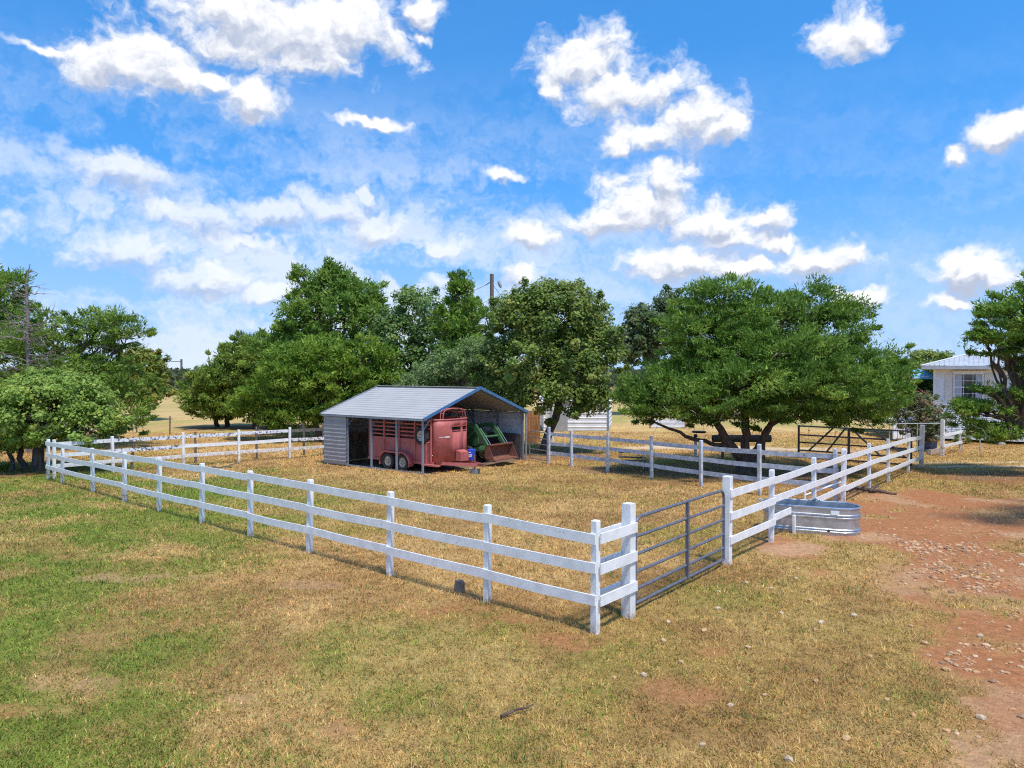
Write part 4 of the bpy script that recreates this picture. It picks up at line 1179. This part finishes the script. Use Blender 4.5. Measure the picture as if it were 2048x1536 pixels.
tree('oak_tree', 'small yellow-green oak in the far left field', (-30.2, 60), LB['yellowoak'],
     dict(n_pad=130, per=130, pad_r=.6, flat=.8, ll=.24, lw=.17, quad=True, shell=.55, up=.1, p3=.35, c1=(.14, .19, .035), c2=(.21, .24, .04), c3=(.28, .26, .04)), 33, M_bark2, r0=.2, leaf=M_leafB, group=GRP_T)
tree('oak_tree', 'thin dark far tree with visible trunk between the oak and big cedar', (12.34, 67.5), LB['darktree'],
     dict(n_pad=210, per=120, pad_r=.75, flat=.75, ll=.28, lw=.18, quad=True, shell=.45, up=.1, c1=(.09, .135, .05), c2=(.13, .17, .07), c3=(.16, .20, .07)), 34, M_bark2, r0=.4, leaf=M_leafB, group=GRP_T)
tree('oak_tree', 'small far trees showing left of the house roof', (42.4, 75), LB['fartrees'],
     dict(n_pad=110, per=90, pad_r=.6, flat=.7, ll=.28, lw=.18, quad=True, shell=.4, up=.1, **OAK), 35, M_bark2, r0=.2, leaf=M_leafB, group=GRP_T)
tree('shrub', 'leafy green shrub behind the white porch railing', (25.6, 48), LB['porchgreen'],
     dict(n_pad=100, per=120, pad_r=.5, flat=.8, ll=.2, lw=.13, quad=True, shell=.5, up=.1, c1=(.05, .11, .03), c2=(.08, .14, .04), c3=(.13, .19, .05)), 36, M_bark2, r0=.12, leaf=M_leafB, cat='shrub', group=GRP_T)
rs = tree('flowering_shrub', 'sparse shrub with coral flowers in front of the white porch', (20.3, 36.5), LB['rose'],
     dict(n_pad=130, per=80, pad_r=.30, flat=.9, ll=.12, lw=.075, quad=True, shell=.35, up=.1, c1=(.12, .16, .05), c2=(.17, .19, .07), c3=(.22, .17, .09), p3=.2), 37, M_deadwood, r0=.05, leaf=M_leafB, twigs=60, cat='shrub', group=GRP_T)
rd = random.Random(77)
for k in range(16):
    l = rd.choice(LB['rose'][:1] + LB['rose'][4:])
    p = Vector(l[:3]) + Vector((rd.uniform(-.6, .6), rd.uniform(-.8, -.2), rd.uniform(.1, .8)))
    m = MB()
    for j in range(5):
        a_ = j * 1.257
        m.add([(0, 0, 0), (.07 * math.cos(a_ - .4), .07 * math.sin(a_ - .4), .03), (.10 * math.cos(a_), .10 * math.sin(a_), .05), (.07 * math.cos(a_ + .4), .07 * math.sin(a_ + .4), .03)], [(0, 1, 2, 3)])
    m.build('flower', M_petal, rs, loc=p - Vector(rs.location))

M_snag = material('dark_dead_wood', (.25, .205, .18), (.14, .11, .095), 9, .9, bump=.4)
tree('cedar_tree', 'overhanging cedar whose branch tip just enters at the upper right edge', (17.4, 15.6), [(15.6, 15.4, 5.6, 2.0, 1.7, 1.2), (17.5, 15.6, 6.5, 2.2, 1.9, 1.8), (13.8, 15.6, 6.2, 1.1, .9, .5), (12.2, 15.6, 6.55, .7, .5, .22), (16.0, 15.5, 4.0, 1.4, 1.5, .7)],
     dict(n_pad=260, per=130, pad_r=.42, flat=.5, ll=.15, lw=.055, shell=.4, up=.3, **CED), 38, M_bark, r0=.28, group=GRP_T)
# dead snag
dt = thing('dead_tree', 'bare grey dead tree with a broken bent top at the left', 'tree', (-23.6, 36, -.4), 0, GRP_T)
m = MB(); rd = random.Random(5)
main = [(0, 0, -.2), (.05, 0, 2.5), (-.1, .1, 5.0), (-.05, 0, 7.0), (-.1, 0, 8.3), (.0, 0, 8.75), (.1, 0, 9.2)]
m.tube(main, [.17, .14, .11, .075, .05, .035, .015], 8)
m.tube([(.0, 0, 8.75), (.25, 0, 8.85), (.5, 0, 8.72)], [.03, .02, .01], 5)
m.build('trunk', M_snag, dt, True)
m = MB()
for k in range(46):
    z = rd.uniform(3.6, 8.2)
    a_ = rd.uniform(-.5, math.pi + .5) if k % 3 else rd.uniform(0, 6.28)
    L_ = rd.uniform(.9, 2.6) * (1.0 if z < 7 else .5)
    side = 1 if k % 2 else -1
    q = Vector((side * abs(math.cos(a_)) * L_ - .05, rd.uniform(-.7, .4) * L_ * .5, z + rd.uniform(-.2, .7) * L_ * .6))
    pp = limb(m, (-.05, 0, z), q, .035, .008, rd, 4, .3, 5)
    for _ in range(3):
        s_ = pp[rd.randint(2, 4)]
        limb(m, s_, s_ + Vector((side * rd.uniform(.2, .9), rd.uniform(-.4, .4), rd.uniform(-.5, .6))), .014, .004, rd, 3, .4, 4)
m.build('branches', M_snag, dt)

# far wood along the horizon
rr = np.random.RandomState(3)
n = 52000
az = (rr.rand(n) * 2 - 1) * R(52)
dist = 150 + 130 * rr.rand(n)
fx, fy = np.sin(az) * dist, np.cos(az) * dist
hgt = 2.6 + 3.2 * fbm(fx * .05, fy * .05, 90, 3) + 1.4 * (fbm(fx * .2, fy * .2, 91, 2) - .5)
fz = -.4 + hgt * rr.rand(n) ** .6
sz = .5 + .7 * rr.rand(n)
d1 = rnd_dirs(rr, n) * sz[:, None]; d2 = rnd_dirs(rr, n) * sz[:, None]
p = np.stack([fx, fy, fz], -1)
vs = np.stack([p - d1, p + d1, p + d2], 1).reshape(-1, 3)
cl = (np.array((.075, .105, .05)) * (1 - rr.rand(n)[:, None]) + np.array((.12, .145, .06)) * rr.rand(n)[:, None])
fo = fast_mesh('far_wood', vs, 3, M_leafB, 'leaf_colour', np.repeat(cl, 3, 0))
tag(fo, 'distant low band of woodland along the horizon', 'wood', kind='stuff')
# ------------------------------------------------------------------ utility poles and wires
up_ = thing('utility_pole', 'tall brown wooden utility pole with lamp rising behind the trees', 'pole', (-1.49, 54.66, -.4))
MB().tube([(0, 0, -.2), (0, 0, 11.2)], [.19, .14], 12).build('shaft', M_pole, up_, True)
MB().tube([(.1, 0, 10.5), (.5, 0, 10.55)], .02, 6).build('lamp_arm', M_galv, up_)
MB().lathe([(.02, .28), (.12, .2), (.14, .0), (.09, -.22), (.04, -.3)], 12, Matrix.Translation((.58, 0, 10.45)) @ Matrix.Rotation(R(-18), 4, 'Y'), True).build('lamp_head', M_dgalv, up_, True)
MB().lathe([(.17, 0), (.2, .03), (.2, .6), (.15, .68), (.001, .7)], 14, Matrix.Translation((.52, 0, 8.1))).build('transformer', material('pale_transformer', (.45, .52, .58), None, rough=.5), up_, True)
MB().tube([(.5, 0, 8.8), (.5, 0, 9.2)], .035, 8).build('bushing', M_dark, up_)
MB().tube([(-.1, 0, 10.6), (-.45, .2, 10.42)], .035, 8).build('insulator', M_dark, up_)
fp = thing('utility_pole', 'small far utility pole in the left field gap', 'pole', (-71.8, 160, -.4))
MB().tube([(0, 0, -.2), (0, 0, 6.8)], .22, 10).build('shaft', M_pole, fp, True)
MB().box((-1.1, 0, 6.3), (2.2, .2, .14)).build('crossarm', M_pole, fp)


def wire(label, a, b, sag):
    a, b = Vector(a), Vector(b)
    pts_ = [a.lerp(b, t) - Vector((0, 0, 4 * sag * t * (1 - t))) for t in [i / 14 for i in range(15)]]
    tag(MB().tube(pts_, .016, 5).build('overhead_wire', M_wire), label, 'wire')


wire('upper overhead wire running left from the tall utility pole', (-1.95, 54.86, 10.0), (-21, 75, 7.6), 1.0)
wire('lower overhead wire running left from the tall utility pole', (-1.62, 54.7, 8.9), (-21, 75, 6.6), 1.1)
wire('guy wire slanting down to the right of the tall utility pole', (-1.36, 54.66, 9.9), (3.5, 56, 4.0), .0)

# ------------------------------------------------------------------ white house on the right
hs_ = thing('house', 'white sided house with pale metal hip roof at the right edge', 'house', (24.1, 42, -.25), R(-32))
m = MB()
for k in range(34):
    z = .35 + k * .11
    m.add([(0, -.02, z), (11, -.02, z), (11, 0, z + .11), (0, 0, z + .11), (0, .02, z), (11, .02, z)], [(0, 1, 2, 3), (0, 4, 5, 1)])
tag(m.build('siding', M_vinyl, hs_), kind='stuff')
MB().b2((0, .021, 0), (11, 7, 4.09)).build('wall', M_vinyl, hs_)
MB().b2((-.06, -.06, 0), (.10, .02, 4.02)).build('corner_board', M_trim, hs_)
MB().b2((-.6, -.5, 3.94), (11.6, -.44, 4.12)).build('fascia', M_trim, hs_)
MB().b2((-.66, -.44, 3.94), (-.6, 7.5, 4.12)).build('fascia', M_trim, hs_)
MB().b2((-.6, -.44, 3.93), (11.6, 0, 3.95)).build('soffit', material('cream_soffit', (.62, .54, .42), None), hs_)
m = MB()
e, zr = 4.14, 5.12
A, Bq, Cq, Dq = (-.66, -.56, e), (11.6, -.56, e), (11.6, 3.5, zr), (2.6, 3.5, zr)
npan = 52
for k in range(npan):
    x0 = -.66 + (12.26) * k / npan; x1 = -.66 + (12.26) * (k + 1) / npan
    def ptop(x):
        t = min(1, max(0, (x + .66) / 3.26)); return (x, -.56 + 4.06 * t, e + (zr - e) * t)
    for xa, xb, la, lb in ((x0, x0 + .18, 0, 0), (x0 + .18, x0 + .205, 0, .03), (x0 + .205, x1 - .012, .03, .03), (x1 - .012, x1, .03, 0)):
        ta, tb = ptop(xa), ptop(xb)
        m.add([(xa, -.56, e + la), (xb, -.56, e + lb), (tb[0], tb[1], tb[2] + lb), (ta[0], ta[1], ta[2] + la)], [(0, 1, 2, 3)])
m.build('roof', M_hroof, hs_)
rf = hs_.children[-1]
MB().add([(-.66, -.56, e), (2.6, 3.5, zr), (-.66, 7.56, e)], [(0, 1, 2)]).build('hip_face', M_hroof, rf)
MB().bar((-.66, -.56, e + .02), (2.6, 3.5, zr + .035), .16, .03).build('hip_cap', M_trim, rf)
MB().bar((2.55, 3.5, zr + .03), (11.6, 3.5, zr + .03), .22, .03).build('ridge_cap', M_trim, rf)
wn = MB().b2((.98, -.045, 2.22), (2.30, -.005, 3.66)).build('window', M_glass, hs_)
for x0, x1, z0, z1 in ((.92, .99, 2.16, 3.72), (2.29, 2.36, 2.16, 3.72), (.99, 2.29, 3.65, 3.72), (.99, 2.29, 2.16, 2.23)):
    MB().b2((x0, -.09, z0), (x1, -.02, z1)).build('frame', M_trim, wn)
MB().b2((.84, -.11, 3.722), (2.44, -.02, 3.84)).build('head_trim', M_trim, wn)
for x in (1.42, 1.86):
    MB().b2((x - .012, -.07, 2.23), (x + .012, -.046, 3.65)).build('muntin', M_trim, wn)
for z in (2.57, 2.93, 3.29):
    hh_ = .03 if z == 2.93 else .012
    MB().b2((.99, -.072, z - hh_), (2.29, -.047, z + hh_)).build('muntin', M_trim, wn)
for x0, x1 in ((1.0, 1.34), (1.98, 2.28)):
    m = MB()
    for k in range(8):
        xa = x0 + (x1 - x0) * k / 8
        m.b2((xa, -.0465 - .0005 * (k % 2), 2.24), (xa + (x1 - x0) / 8, -.0458, 3.64))
    m.build('curtain', M_curtain, wn)
MB().b2((.52, -.06, 2.2), (.88, -.022, 3.66)).build('shutter', M_shutter, hs_)
MB().b2((2.40, -.06, 2.2), (2.76, -.022, 3.66)).build('shutter', M_shutter, hs_)
# porch
po = thing('porch_deck', 'white porch deck with baluster railing left of the house', 'porch', (22.3, 43, -.4))
MB().b2((0, 0, .95), (2.3, 4, 1.1)).build('floor', M_trim, po)
for x in (0.05, 1.15, 2.25):
    MB().b2((x - .06, -.02, 0), (x + .06, .10, 2.42)).build('post', M_trim, po)
MB().b2((0, -.03, 2.28), (2.3, .11, 2.38)).build('top_rail', M_trim, po)
MB().b2((0, .0, 1.22), (2.3, .08, 1.29)).build('bottom_rail', M_trim, po)
for k in range(16):
    x = .14 + k * .135
    MB().b2((x - .022, .018, 1.29), (x + .022, .062, 2.28)).build('baluster', M_trim, po)
for k in range(14):
    x = .1 + k * .15
    MB().b2((x, -.01, .05), (x + .12, .015, .94)).build('skirt_board', M_trim, po)
um = thing('patio_umbrella', 'turquoise patio umbrella showing left of the house roof', 'umbrella', (25.35, 46, .7))
MB().tube([(0, 0, 0), (0, 0, 2.95)], .025, 8).build('pole', M_dark, um)
MB().lathe([(1.25, 2.40), (1.27, 2.45), (.65, 2.80), (.04, 3.03), (.001, 3.06)], 8, Matrix.Rotation(R(22), 4, 'Z')).build('canopy', M_umbrella, um)
# pipe-topped wire fence by the drive, and small things near the house
wf = thing('wire_fence', 'low wire fence with a steel top pipe beside the flowering shrub', 'fence', (17.6, 34.3, -.4))
MB().tube([(0, 0, 1.52), (2.5, .05, 1.52)], .022, 8).build('top_pipe', M_dgalv, wf)
for x in (0, 1.3):
    MB().tube([(x, 0, -.1), (x, 0, 1.52)], .025, 8).build('post', M_dgalv, wf)
m = MB()
for k in range(7):
    m.tube([(0, 0, .1 + k * .2), (2.5, .05, .1 + k * .2)], .003, 3)
m.build('wire_strands', M_wire, wf)
ed = thing('brick_edging', 'row of pale upright bricks edging the shrub bed', 'edging', (19.75, 34.9, -.4), R(38))
for k in range(9):
    MB().box((k * .21, rd.uniform(-.02, .02), .11), (.19, .09, .24 + rd.uniform(-.03, .03)), rd.uniform(-.06, .06)).build('brick', M_brick, ed)
bn_ = thing('storage_bin', 'dark blue storage bin behind the isolated white gate post', 'bin', (21.1, 37.4, -.4))
MB().prism([(-.32, 0), (.32, 0), (.40, .62), (-.40, .62)], -.3, .3, 'y').build('body', material('navy_plastic', (.03, .05, .11), None, rough=.5), bn_)
MB().b2((-.44, -.34, .622), (.44, .34, .68)).build('lid', M_dgalv, bn_)
tp_ = MB().tube([(0, 0, -.1), (0, 0, .95)], .03, 6).build('steel_post', M_dgalv, None, loc=(23.1, 36.3, -.4))
tag(tp_, 'single thin steel post in the grass in front of the house', 'post')
bb = thing('bird_bath', 'pale stone bird bath standing in front of the house wall', 'bird bath', (26.6, 40.0, -.4))
MB().lathe([(.22, 0), (.2, .06), (.09, .12), (.08, .55), (.14, .66)], 16).build('pedestal', M_concrete, bb, True)
MB().lathe([(.10, .66), (.36, .78), (.38, .82), (.33, .80), (.001, .74)], 18).build('bowl', M_concrete, bb, True)
GRP_P = 'green plants along the house wall'
rd = random.Random(9)
for k, (x, w_) in enumerate(((27.6, .7), (28.6, .9), (24.9, .6))):
    lb = ['low leafy plant just right of the bird bath', 'low yellow-green plant at the right edge under the house wall', 'small leafy plant left of the bird bath'][k]
    tree('garden_plant', lb, (x, 40.4), [(x, 40.4, -.05, w_, .4, .4)], dict(n_pad=14, per=60, pad_r=.22, flat=.8, ll=.14, lw=.08, quad=True, shell=.3, up=.4, c1=(.12, .19, .03), c2=(.2, .24, .05), c3=(.25, .22, .06)), 200 + k, M_bark2, r0=.03, leaf=M_leafB, cat='plant', group=GRP_P)

# ------------------------------------------------------------------ white outbuilding behind the oak
ob_ = thing('metal_outbuilding', 'white metal clad outbuilding half hidden behind the oak foliage', 'outbuilding', (2.1, 49, -.4))
def ob_wall(a, b, z0, z1, name, mat):
    m_ = MB()
    a, b = Vector(a), Vector(b)
    ribbed(m_, (a.x, a.y, z0), (0, 0, 1), Vector((b.x - a.x, b.y - a.y, 0)), 0, 1.0, rib_profile(z1 - z0, .30, .05, -.03))
    return m_.build(name, mat, ob_)
ob_wall((0, 0, 0), (4.3, 0, 0), .03, 2.0, 'front_wall', M_wmetal)
ob_wall((4.3, 0, 0), (5.2, 5, 0), .03, 2.0, 'side_wall', M_wmetal)
ob_wall((0, 5, 0), (0, 0, 0), .03, 2.0, 'side_wall', M_wmetal)
MB().b2((4.24, -.06, 0), (4.36, .06, 2.02)).build('corner_trim', M_frame, ob_)
m = MB().add([(-.2, -.2, 2.02), (4.5, -.2, 2.02), (4.9, 2.5, 2.35), (-.2, 2.5, 2.35), (5.4, 5.3, 2.02), (-.2, 5.3, 2.02)], [(0, 1, 2, 3), (3, 2, 4, 5)]).build('roof', M_wmetal, ob_)
m.modifiers.new('thickness', 'SOLIDIFY').thickness = .05
MB().b2((.3, -.08, 0), (1.6, -.04, 1.9)).build('door', M_sheet, ob_)
wp = thing('plank_panel', 'upright orange-brown cedar plank panel behind the shed gate', 'fence panel', (.82, 41, -.4))
for k in range(5):
    MB().b2((k * .152, -.012 + .004 * (k % 2), .02), (k * .152 + .145, .012 + .004 * (k % 2), 1.78 + rd.uniform(-.02, .02))).build('plank', M_wood, wp)
MB().b2((0, .02, .4), (.75, .06, .5)).build('cross_rail', M_oldwood, wp)
MB().b2((0, .02, 1.3), (.75, .06, 1.4)).build('cross_rail', M_oldwood, wp)
for x, w_, lb in ((1.98, .20, 'wide white upright post behind the shed gate, left of the outbuilding'), (2.30, .10, 'narrow white upright post beside the wide one near the outbuilding')):
    o_ = MB().b2((-w_ / 2, -.06, -.1), (w_ / 2, .06, 2.5)).build('white_post', M_trim, None, loc=(x, 41, -.4))
    tag(o_, lb, 'post')
# low white corrugated bed
bd = thing('raised_bed', 'low white corrugated metal garden bed beyond the paddock', 'raised bed', (9.7, 51.7, -.4))
m = MB()
ribbed(m, (0, 0, .02), (0, 0, 1), Vector((2.5, 0, 0)), 0, 1.0, rib_profile(.62, .09, .025, -.02))
ribbed(m, (2.5, 0, .02), (0, 0, 1), Vector((0, 1.2, 0)), 0, 1.0, rib_profile(.62, .09, .025, -.02))
m.build('sheet', M_wmetal, bd)
MB().b2((-.05, -.05, 0), (.05, .05, .66)).build('corner_post', M_wood, bd)
MB().b2((2.45, -.05, 0), (2.55, .05, .66)).build('corner_post', M_wood, bd)
# horizontal pipe on posts under the cedar
pp_ = thing('pipe_on_posts', 'thick dark horizontal pipe carried on short posts behind the cedar stems', 'pipe', (9.0, 33, -.4))
MB().lathe([(.13, 0), (.165, 0), (.165, 2.6), (.13, 2.6), (.13, 0)], 18, Matrix.Translation((0, 0, .94)) @ Matrix.Rotation(R(90), 4, 'Y') ).build('pipe', M_pipe, pp_, True)
for x in (.45, 2.3):
    MB().b2((x - .05, -.05, -.1), (x + .05, .05, .775)).build('post', M_oldwood, pp_)
kp = thing('knob_post', 'lone grey post with a dark round knob behind the grey fence', 'post', (8.57, 34.35, -.4))
MB().b2((-.055, -.055, -.1), (.055, .055, .85)).build('shaft', M_weath, kp)
MB().lathe([(.03, .85), (.09, .89), (.10, .96), (.06, 1.02), (.001, 1.03)], 12).build('knob', M_dark, kp, True)
# hanging disc
sw = thing('disc_swing', 'flat dark round disc hanging under the cedar left of its stems', 'swing', (7.55, 29.7, 1.10))
MB().lathe([(.001, -.03), (.27, -.03), (.30, 0), (.27, .03), (.001, .03)], 22).build('seat', M_dark, sw, True)
for x in (-.2, .2):
    MB().tube([(x, 0, .02), (x * .2, 0, 1.7)], .005, 4).build('rope', M_wire, sw)
# folding picnic table
pt = thing('picnic_table', 'small folding picnic table with dark planks behind the grey fence', 'table', (4.85, 29.6, -.39), R(-8))
for k in range(3):
    MB().b2((-.55, -.30 + k * .2, .68), (.55, -.11 + k * .2, .71)).build('table_plank', M_oldwood, pt)
for y in (-.62, .58):
    MB().b2((-.55, y - .12, .40), (.55, y + .12, .43)).build('bench_plank', M_oldwood, pt)
for x in (-.45, .45):
    MB().tube([(x, -.25, .68), (x, -.25, 0)], .016, 6).build('leg', M_trim, pt)
    MB().tube([(x, .25, .68), (x, .25, 0)], .016, 6).build('leg', M_trim, pt)
    MB().tube([(x, -.66, .40), (x, -.66, .02), (x, .66, .02), (x, .66, .40)], .014, 6).build('bench_frame', M_dark, pt)
# old wire fence posts in the field
GRP_O = 'old grey field posts'
for k, (x, y, h_, lb) in enumerate(((-13.6, 31.6, 1.35, 'thin crooked grey post behind the second bay of the back fence'), (-11.6, 33.4, 1.45, 'crooked grey post with forked top behind the back fence'), (-9.85, 34.9, 1.5, 'dark straight post behind the back fence near the shed'), (-9.0, 35.2, 1.5, 'dark post beside the shed end where the back fence stops'), (-15.3, 29.6, 1.3, 'grey post behind the left end of the back fence'))):
    m = MB()
    limb(m, (0, 0, -.2), (rd.uniform(-.06, .06), 0, h_), .055, .045, rd, 7, .05, 5)
    if k == 1: limb(m, (0, 0, 1.1), (.16, 0, 1.5), .035, .02, rd, 6, .1, 3)
    o_ = m.build('field_post', M_oldwood, None, True, loc=(x, y, gz(x, y)))
    tag(o_, lb, 'post', GRP_O)
GRP_F = 'thin far field posts'
for k, (x, y) in enumerate(((-24.5, 48), (-27.5, 50), (-30.5, 52), (-21.5, 46.2))):
    o_ = MB().tube([(0, 0, -.1), (.03, 0, 1.15)], .045, 6).build('far_field_post', M_oldwood, None, loc=(x, y, -.4))
    tag(o_, 'thin dark post in the distant left field behind the bush', 'post', GRP_F)

# ------------------------------------------------------------------ things lying about
st = MB().lathe([(.085, -.05), (.08, .1), (.07, .16), (.05, .165), (.001, .15)], 11)
rs_ = random.Random(3)
st.v = [(x * (1 + rs_.uniform(-.12, .12)), y * (1 + rs_.uniform(-.12, .12)), z + rs_.uniform(-.008, .012)) for x, y, z in st.v]
so = st.build('tree_stump', M_oldwood, None, True, loc=(-.84, 11.75, 0))
tag(so, 'small dark sawn stump in front of the long white fence', 'stump')
m = MB(); rd = random.Random(13)
limb(m, (-.9, -.1, .06), (.5, .1, .05), .035, .03, rd, 6, .15, 6); limb(m, (.2, .05, .06), (.75, .2, .22), .03, .015, rd, 6, .2, 4); limb(m, (-.7, -.1, .05), (-1.1, .0, .2), .025, .012, rd, 5, .2, 4)
tag(m.build('fallen_branch', M_oldwood, None, True, loc=(-11.8, 29.6, gz(-11.8, 29.6))), 'dark fallen branch lying in the bright green grass by the back fence', 'branch')
m = MB(); limb(m, (-.7, .25, .06), (.15, -.02, .09), .08, .06, rd, 7, .3, 5); limb(m, (.05, .05, .06), (.7, -.35, .03), .075, .03, rd, 7, .35, 5); limb(m, (.1, 0, .1), (.5, .3, .2), .05, .02, rd, 6, .2, 4)
tag(m.build('fallen_log', M_bark, None, True, loc=(10.9, 22.5, gz(11, 22.5))), 'brown broken log lying at the foot of the right fence', 'log')
m = MB(); limb(m, (-.16, -.12, .03), (.17, .13, .035), .018, .01, rd, 5, .12, 4)
tag(m.build('stick', M_bark, None, True, loc=(.05, 7.5, 0)), 'short brown stick lying in the foreground dry grass', 'stick')


def stone_mesh(seed, s):
    r = random.Random(seed)
    base = [(0, 0, 1), (.89, 0, .45), (.28, .85, .45), (-.72, .53, .45), (-.72, -.53, .45), (.28, -.85, .45), (.72, .53, -.45), (-.28, .85, -.45), (-.89, 0, -.45), (-.28, -.85, -.45), (.72, -.53, -.45), (0, 0, -1)]
    fs_ = [(0, 1, 2), (0, 2, 3), (0, 3, 4), (0, 4, 5), (0, 5, 1), (1, 6, 2), (2, 7, 3), (3, 8, 4), (4, 9, 5), (5, 10, 1), (6, 7, 2), (7, 8, 3), (8, 9, 4), (9, 10, 5), (10, 6, 1), (11, 7, 6), (11, 8, 7), (11, 9, 8), (11, 10, 9), (11, 6, 10)]
    k = (1, r.uniform(.6, .9), r.uniform(.45, .7))
    return [tuple(c * kk * s * r.uniform(.82, 1.15) for c, kk in zip(v_, k)) for v_ in base], fs_


protos = []
for k in range(8):
    v_, f_ = stone_mesh(300 + k, 1.0)
    me = bpy.data.meshes.new('stone'); me.from_pydata(v_, [], f_); me.materials.append(M_stone if k % 3 else M_stone2); me.update()
    sub = me
    protos.append(sub)
r = random.Random(41)
GS = 'loose stones in the dry grass right of the gate'
spots = []
px_spots = [(1.97, 9.55), (2.05, 8.87), (1.52, 8.45), (1.18, 8.42), (3.06, 10.9), (4.2, 11.9), (3.9, 10.6), (4.3, 10.2), (3.3, 11.7), (2.75, 7.95), (2.3, 7.7), (3.45, 8.3), (4.4, 9.0), (5.3, 9.4), (5.5, 10.1), (4.9, 10.5), (3.2, 7.0), (2.5, 6.6), (4.75, 7.4), (3.9, 6.45), (1.8, 6.9), (5.8, 8.9), (6.2, 9.7), (5.1, 8.6), (4.1, 9.9), (3.65, 10.1), (2.6, 9.9), (3.0, 9.3), (4.8, 12.4), (5.1, 13.1), (2.2, 10.3), (3.9, 12.2), (4.6, 11.3), (5.7, 9.0), (6.0, 8.8), (4.0, 7.8)]
for x, y in px_spots:
    s = r.uniform(.032, .06)
    o_ = bpy.data.objects.new('stone', r.choice(protos))
    C.link(o_)
    o_.location = (x, y, float(ground_z(np.array([x]), np.array([y]))[0]) + s * .3)
    o_.scale = (s, s, s)
    o_.rotation_euler = (r.uniform(-.3, .3), r.uniform(-.3, .3), r.uniform(0, 6.28))
    tag(o_, 'loose tan stone lying in the dry grass right of the pipe gate', 'stone', GS)


def gravel():
    r = np.random.RandomState(17)
    bases = [np.array(stone_mesh(500 + k, 1.0)[0]) for k in range(12)]
    tri = np.array(stone_mesh(0, 1)[1])
    n = 90000
    x = r.uniform(3.5, 17, n); y = r.uniform(5.8, 22.5, n)
    d_ = sst(blobs(x, y, BIGDIRT, 1.5, .8), -.12, .5)
    gmask = sst(blobs(x, y, [(8.0, 12.6, 2.6, 2.0), (6.5, 9.2, 1.1, 1.8), (10.5, 14.0, 3.5, 2.4), (5.6, 7.8, .7, .8)], 2.6, 1.1), .0, .9)
    pr_ = d_ * (.07 + .75 * gmask) * (.35 + 1.1 * sst(fbm(x * 1.7, y * 1.7, 55, 3), .35, .65))
    keep = (r.rand(n) < pr_) & (np.abs(x) < .74 * y + 2)
    x, y, gmask = x[keep][:9000], y[keep][:9000], gmask[keep][:9000]
    n = len(x)
    s = (.008 + .044 * r.rand(n) ** 3.4) * (1 + .25 * gmask)
    z = ground_z(x, y) + s * .02
    bi = r.randint(0, 12, n); a_ = r.rand(n) * 6.28
    V = np.array(bases)[bi]                     # n,12,3
    ca, sa = np.cos(a_)[:, None], np.sin(a_)[:, None]
    vx = V[..., 0] * ca - V[..., 1] * sa; vy = V[..., 0] * sa + V[..., 1] * ca
    P = np.stack([x[:, None] + vx * s[:, None], y[:, None] + vy * s[:, None], z[:, None] + V[..., 2] * s[:, None]], -1)
    vs = P[:, tri, :].reshape(-1, 3)
    t = r.rand(n)[:, None]
    cl = np.array((.46, .245, .10)) * (1 - t) + np.array((.54, .37, .22)) * t
    cl = np.where((r.rand(n) < .2)[:, None], np.array((.30, .17, .10)), cl) * (.75 + .4 * r.rand(n))[:, None]
    o_ = fast_mesh('gravel', vs, 3, leaf_material('gravel_stone', trans=0.0, rough=.85), 'leaf_colour', np.repeat(cl, 60, 0))
    tag(o_, 'scattered tan gravel on the red dirt at the right', 'gravel', kind='stuff')


gravel()
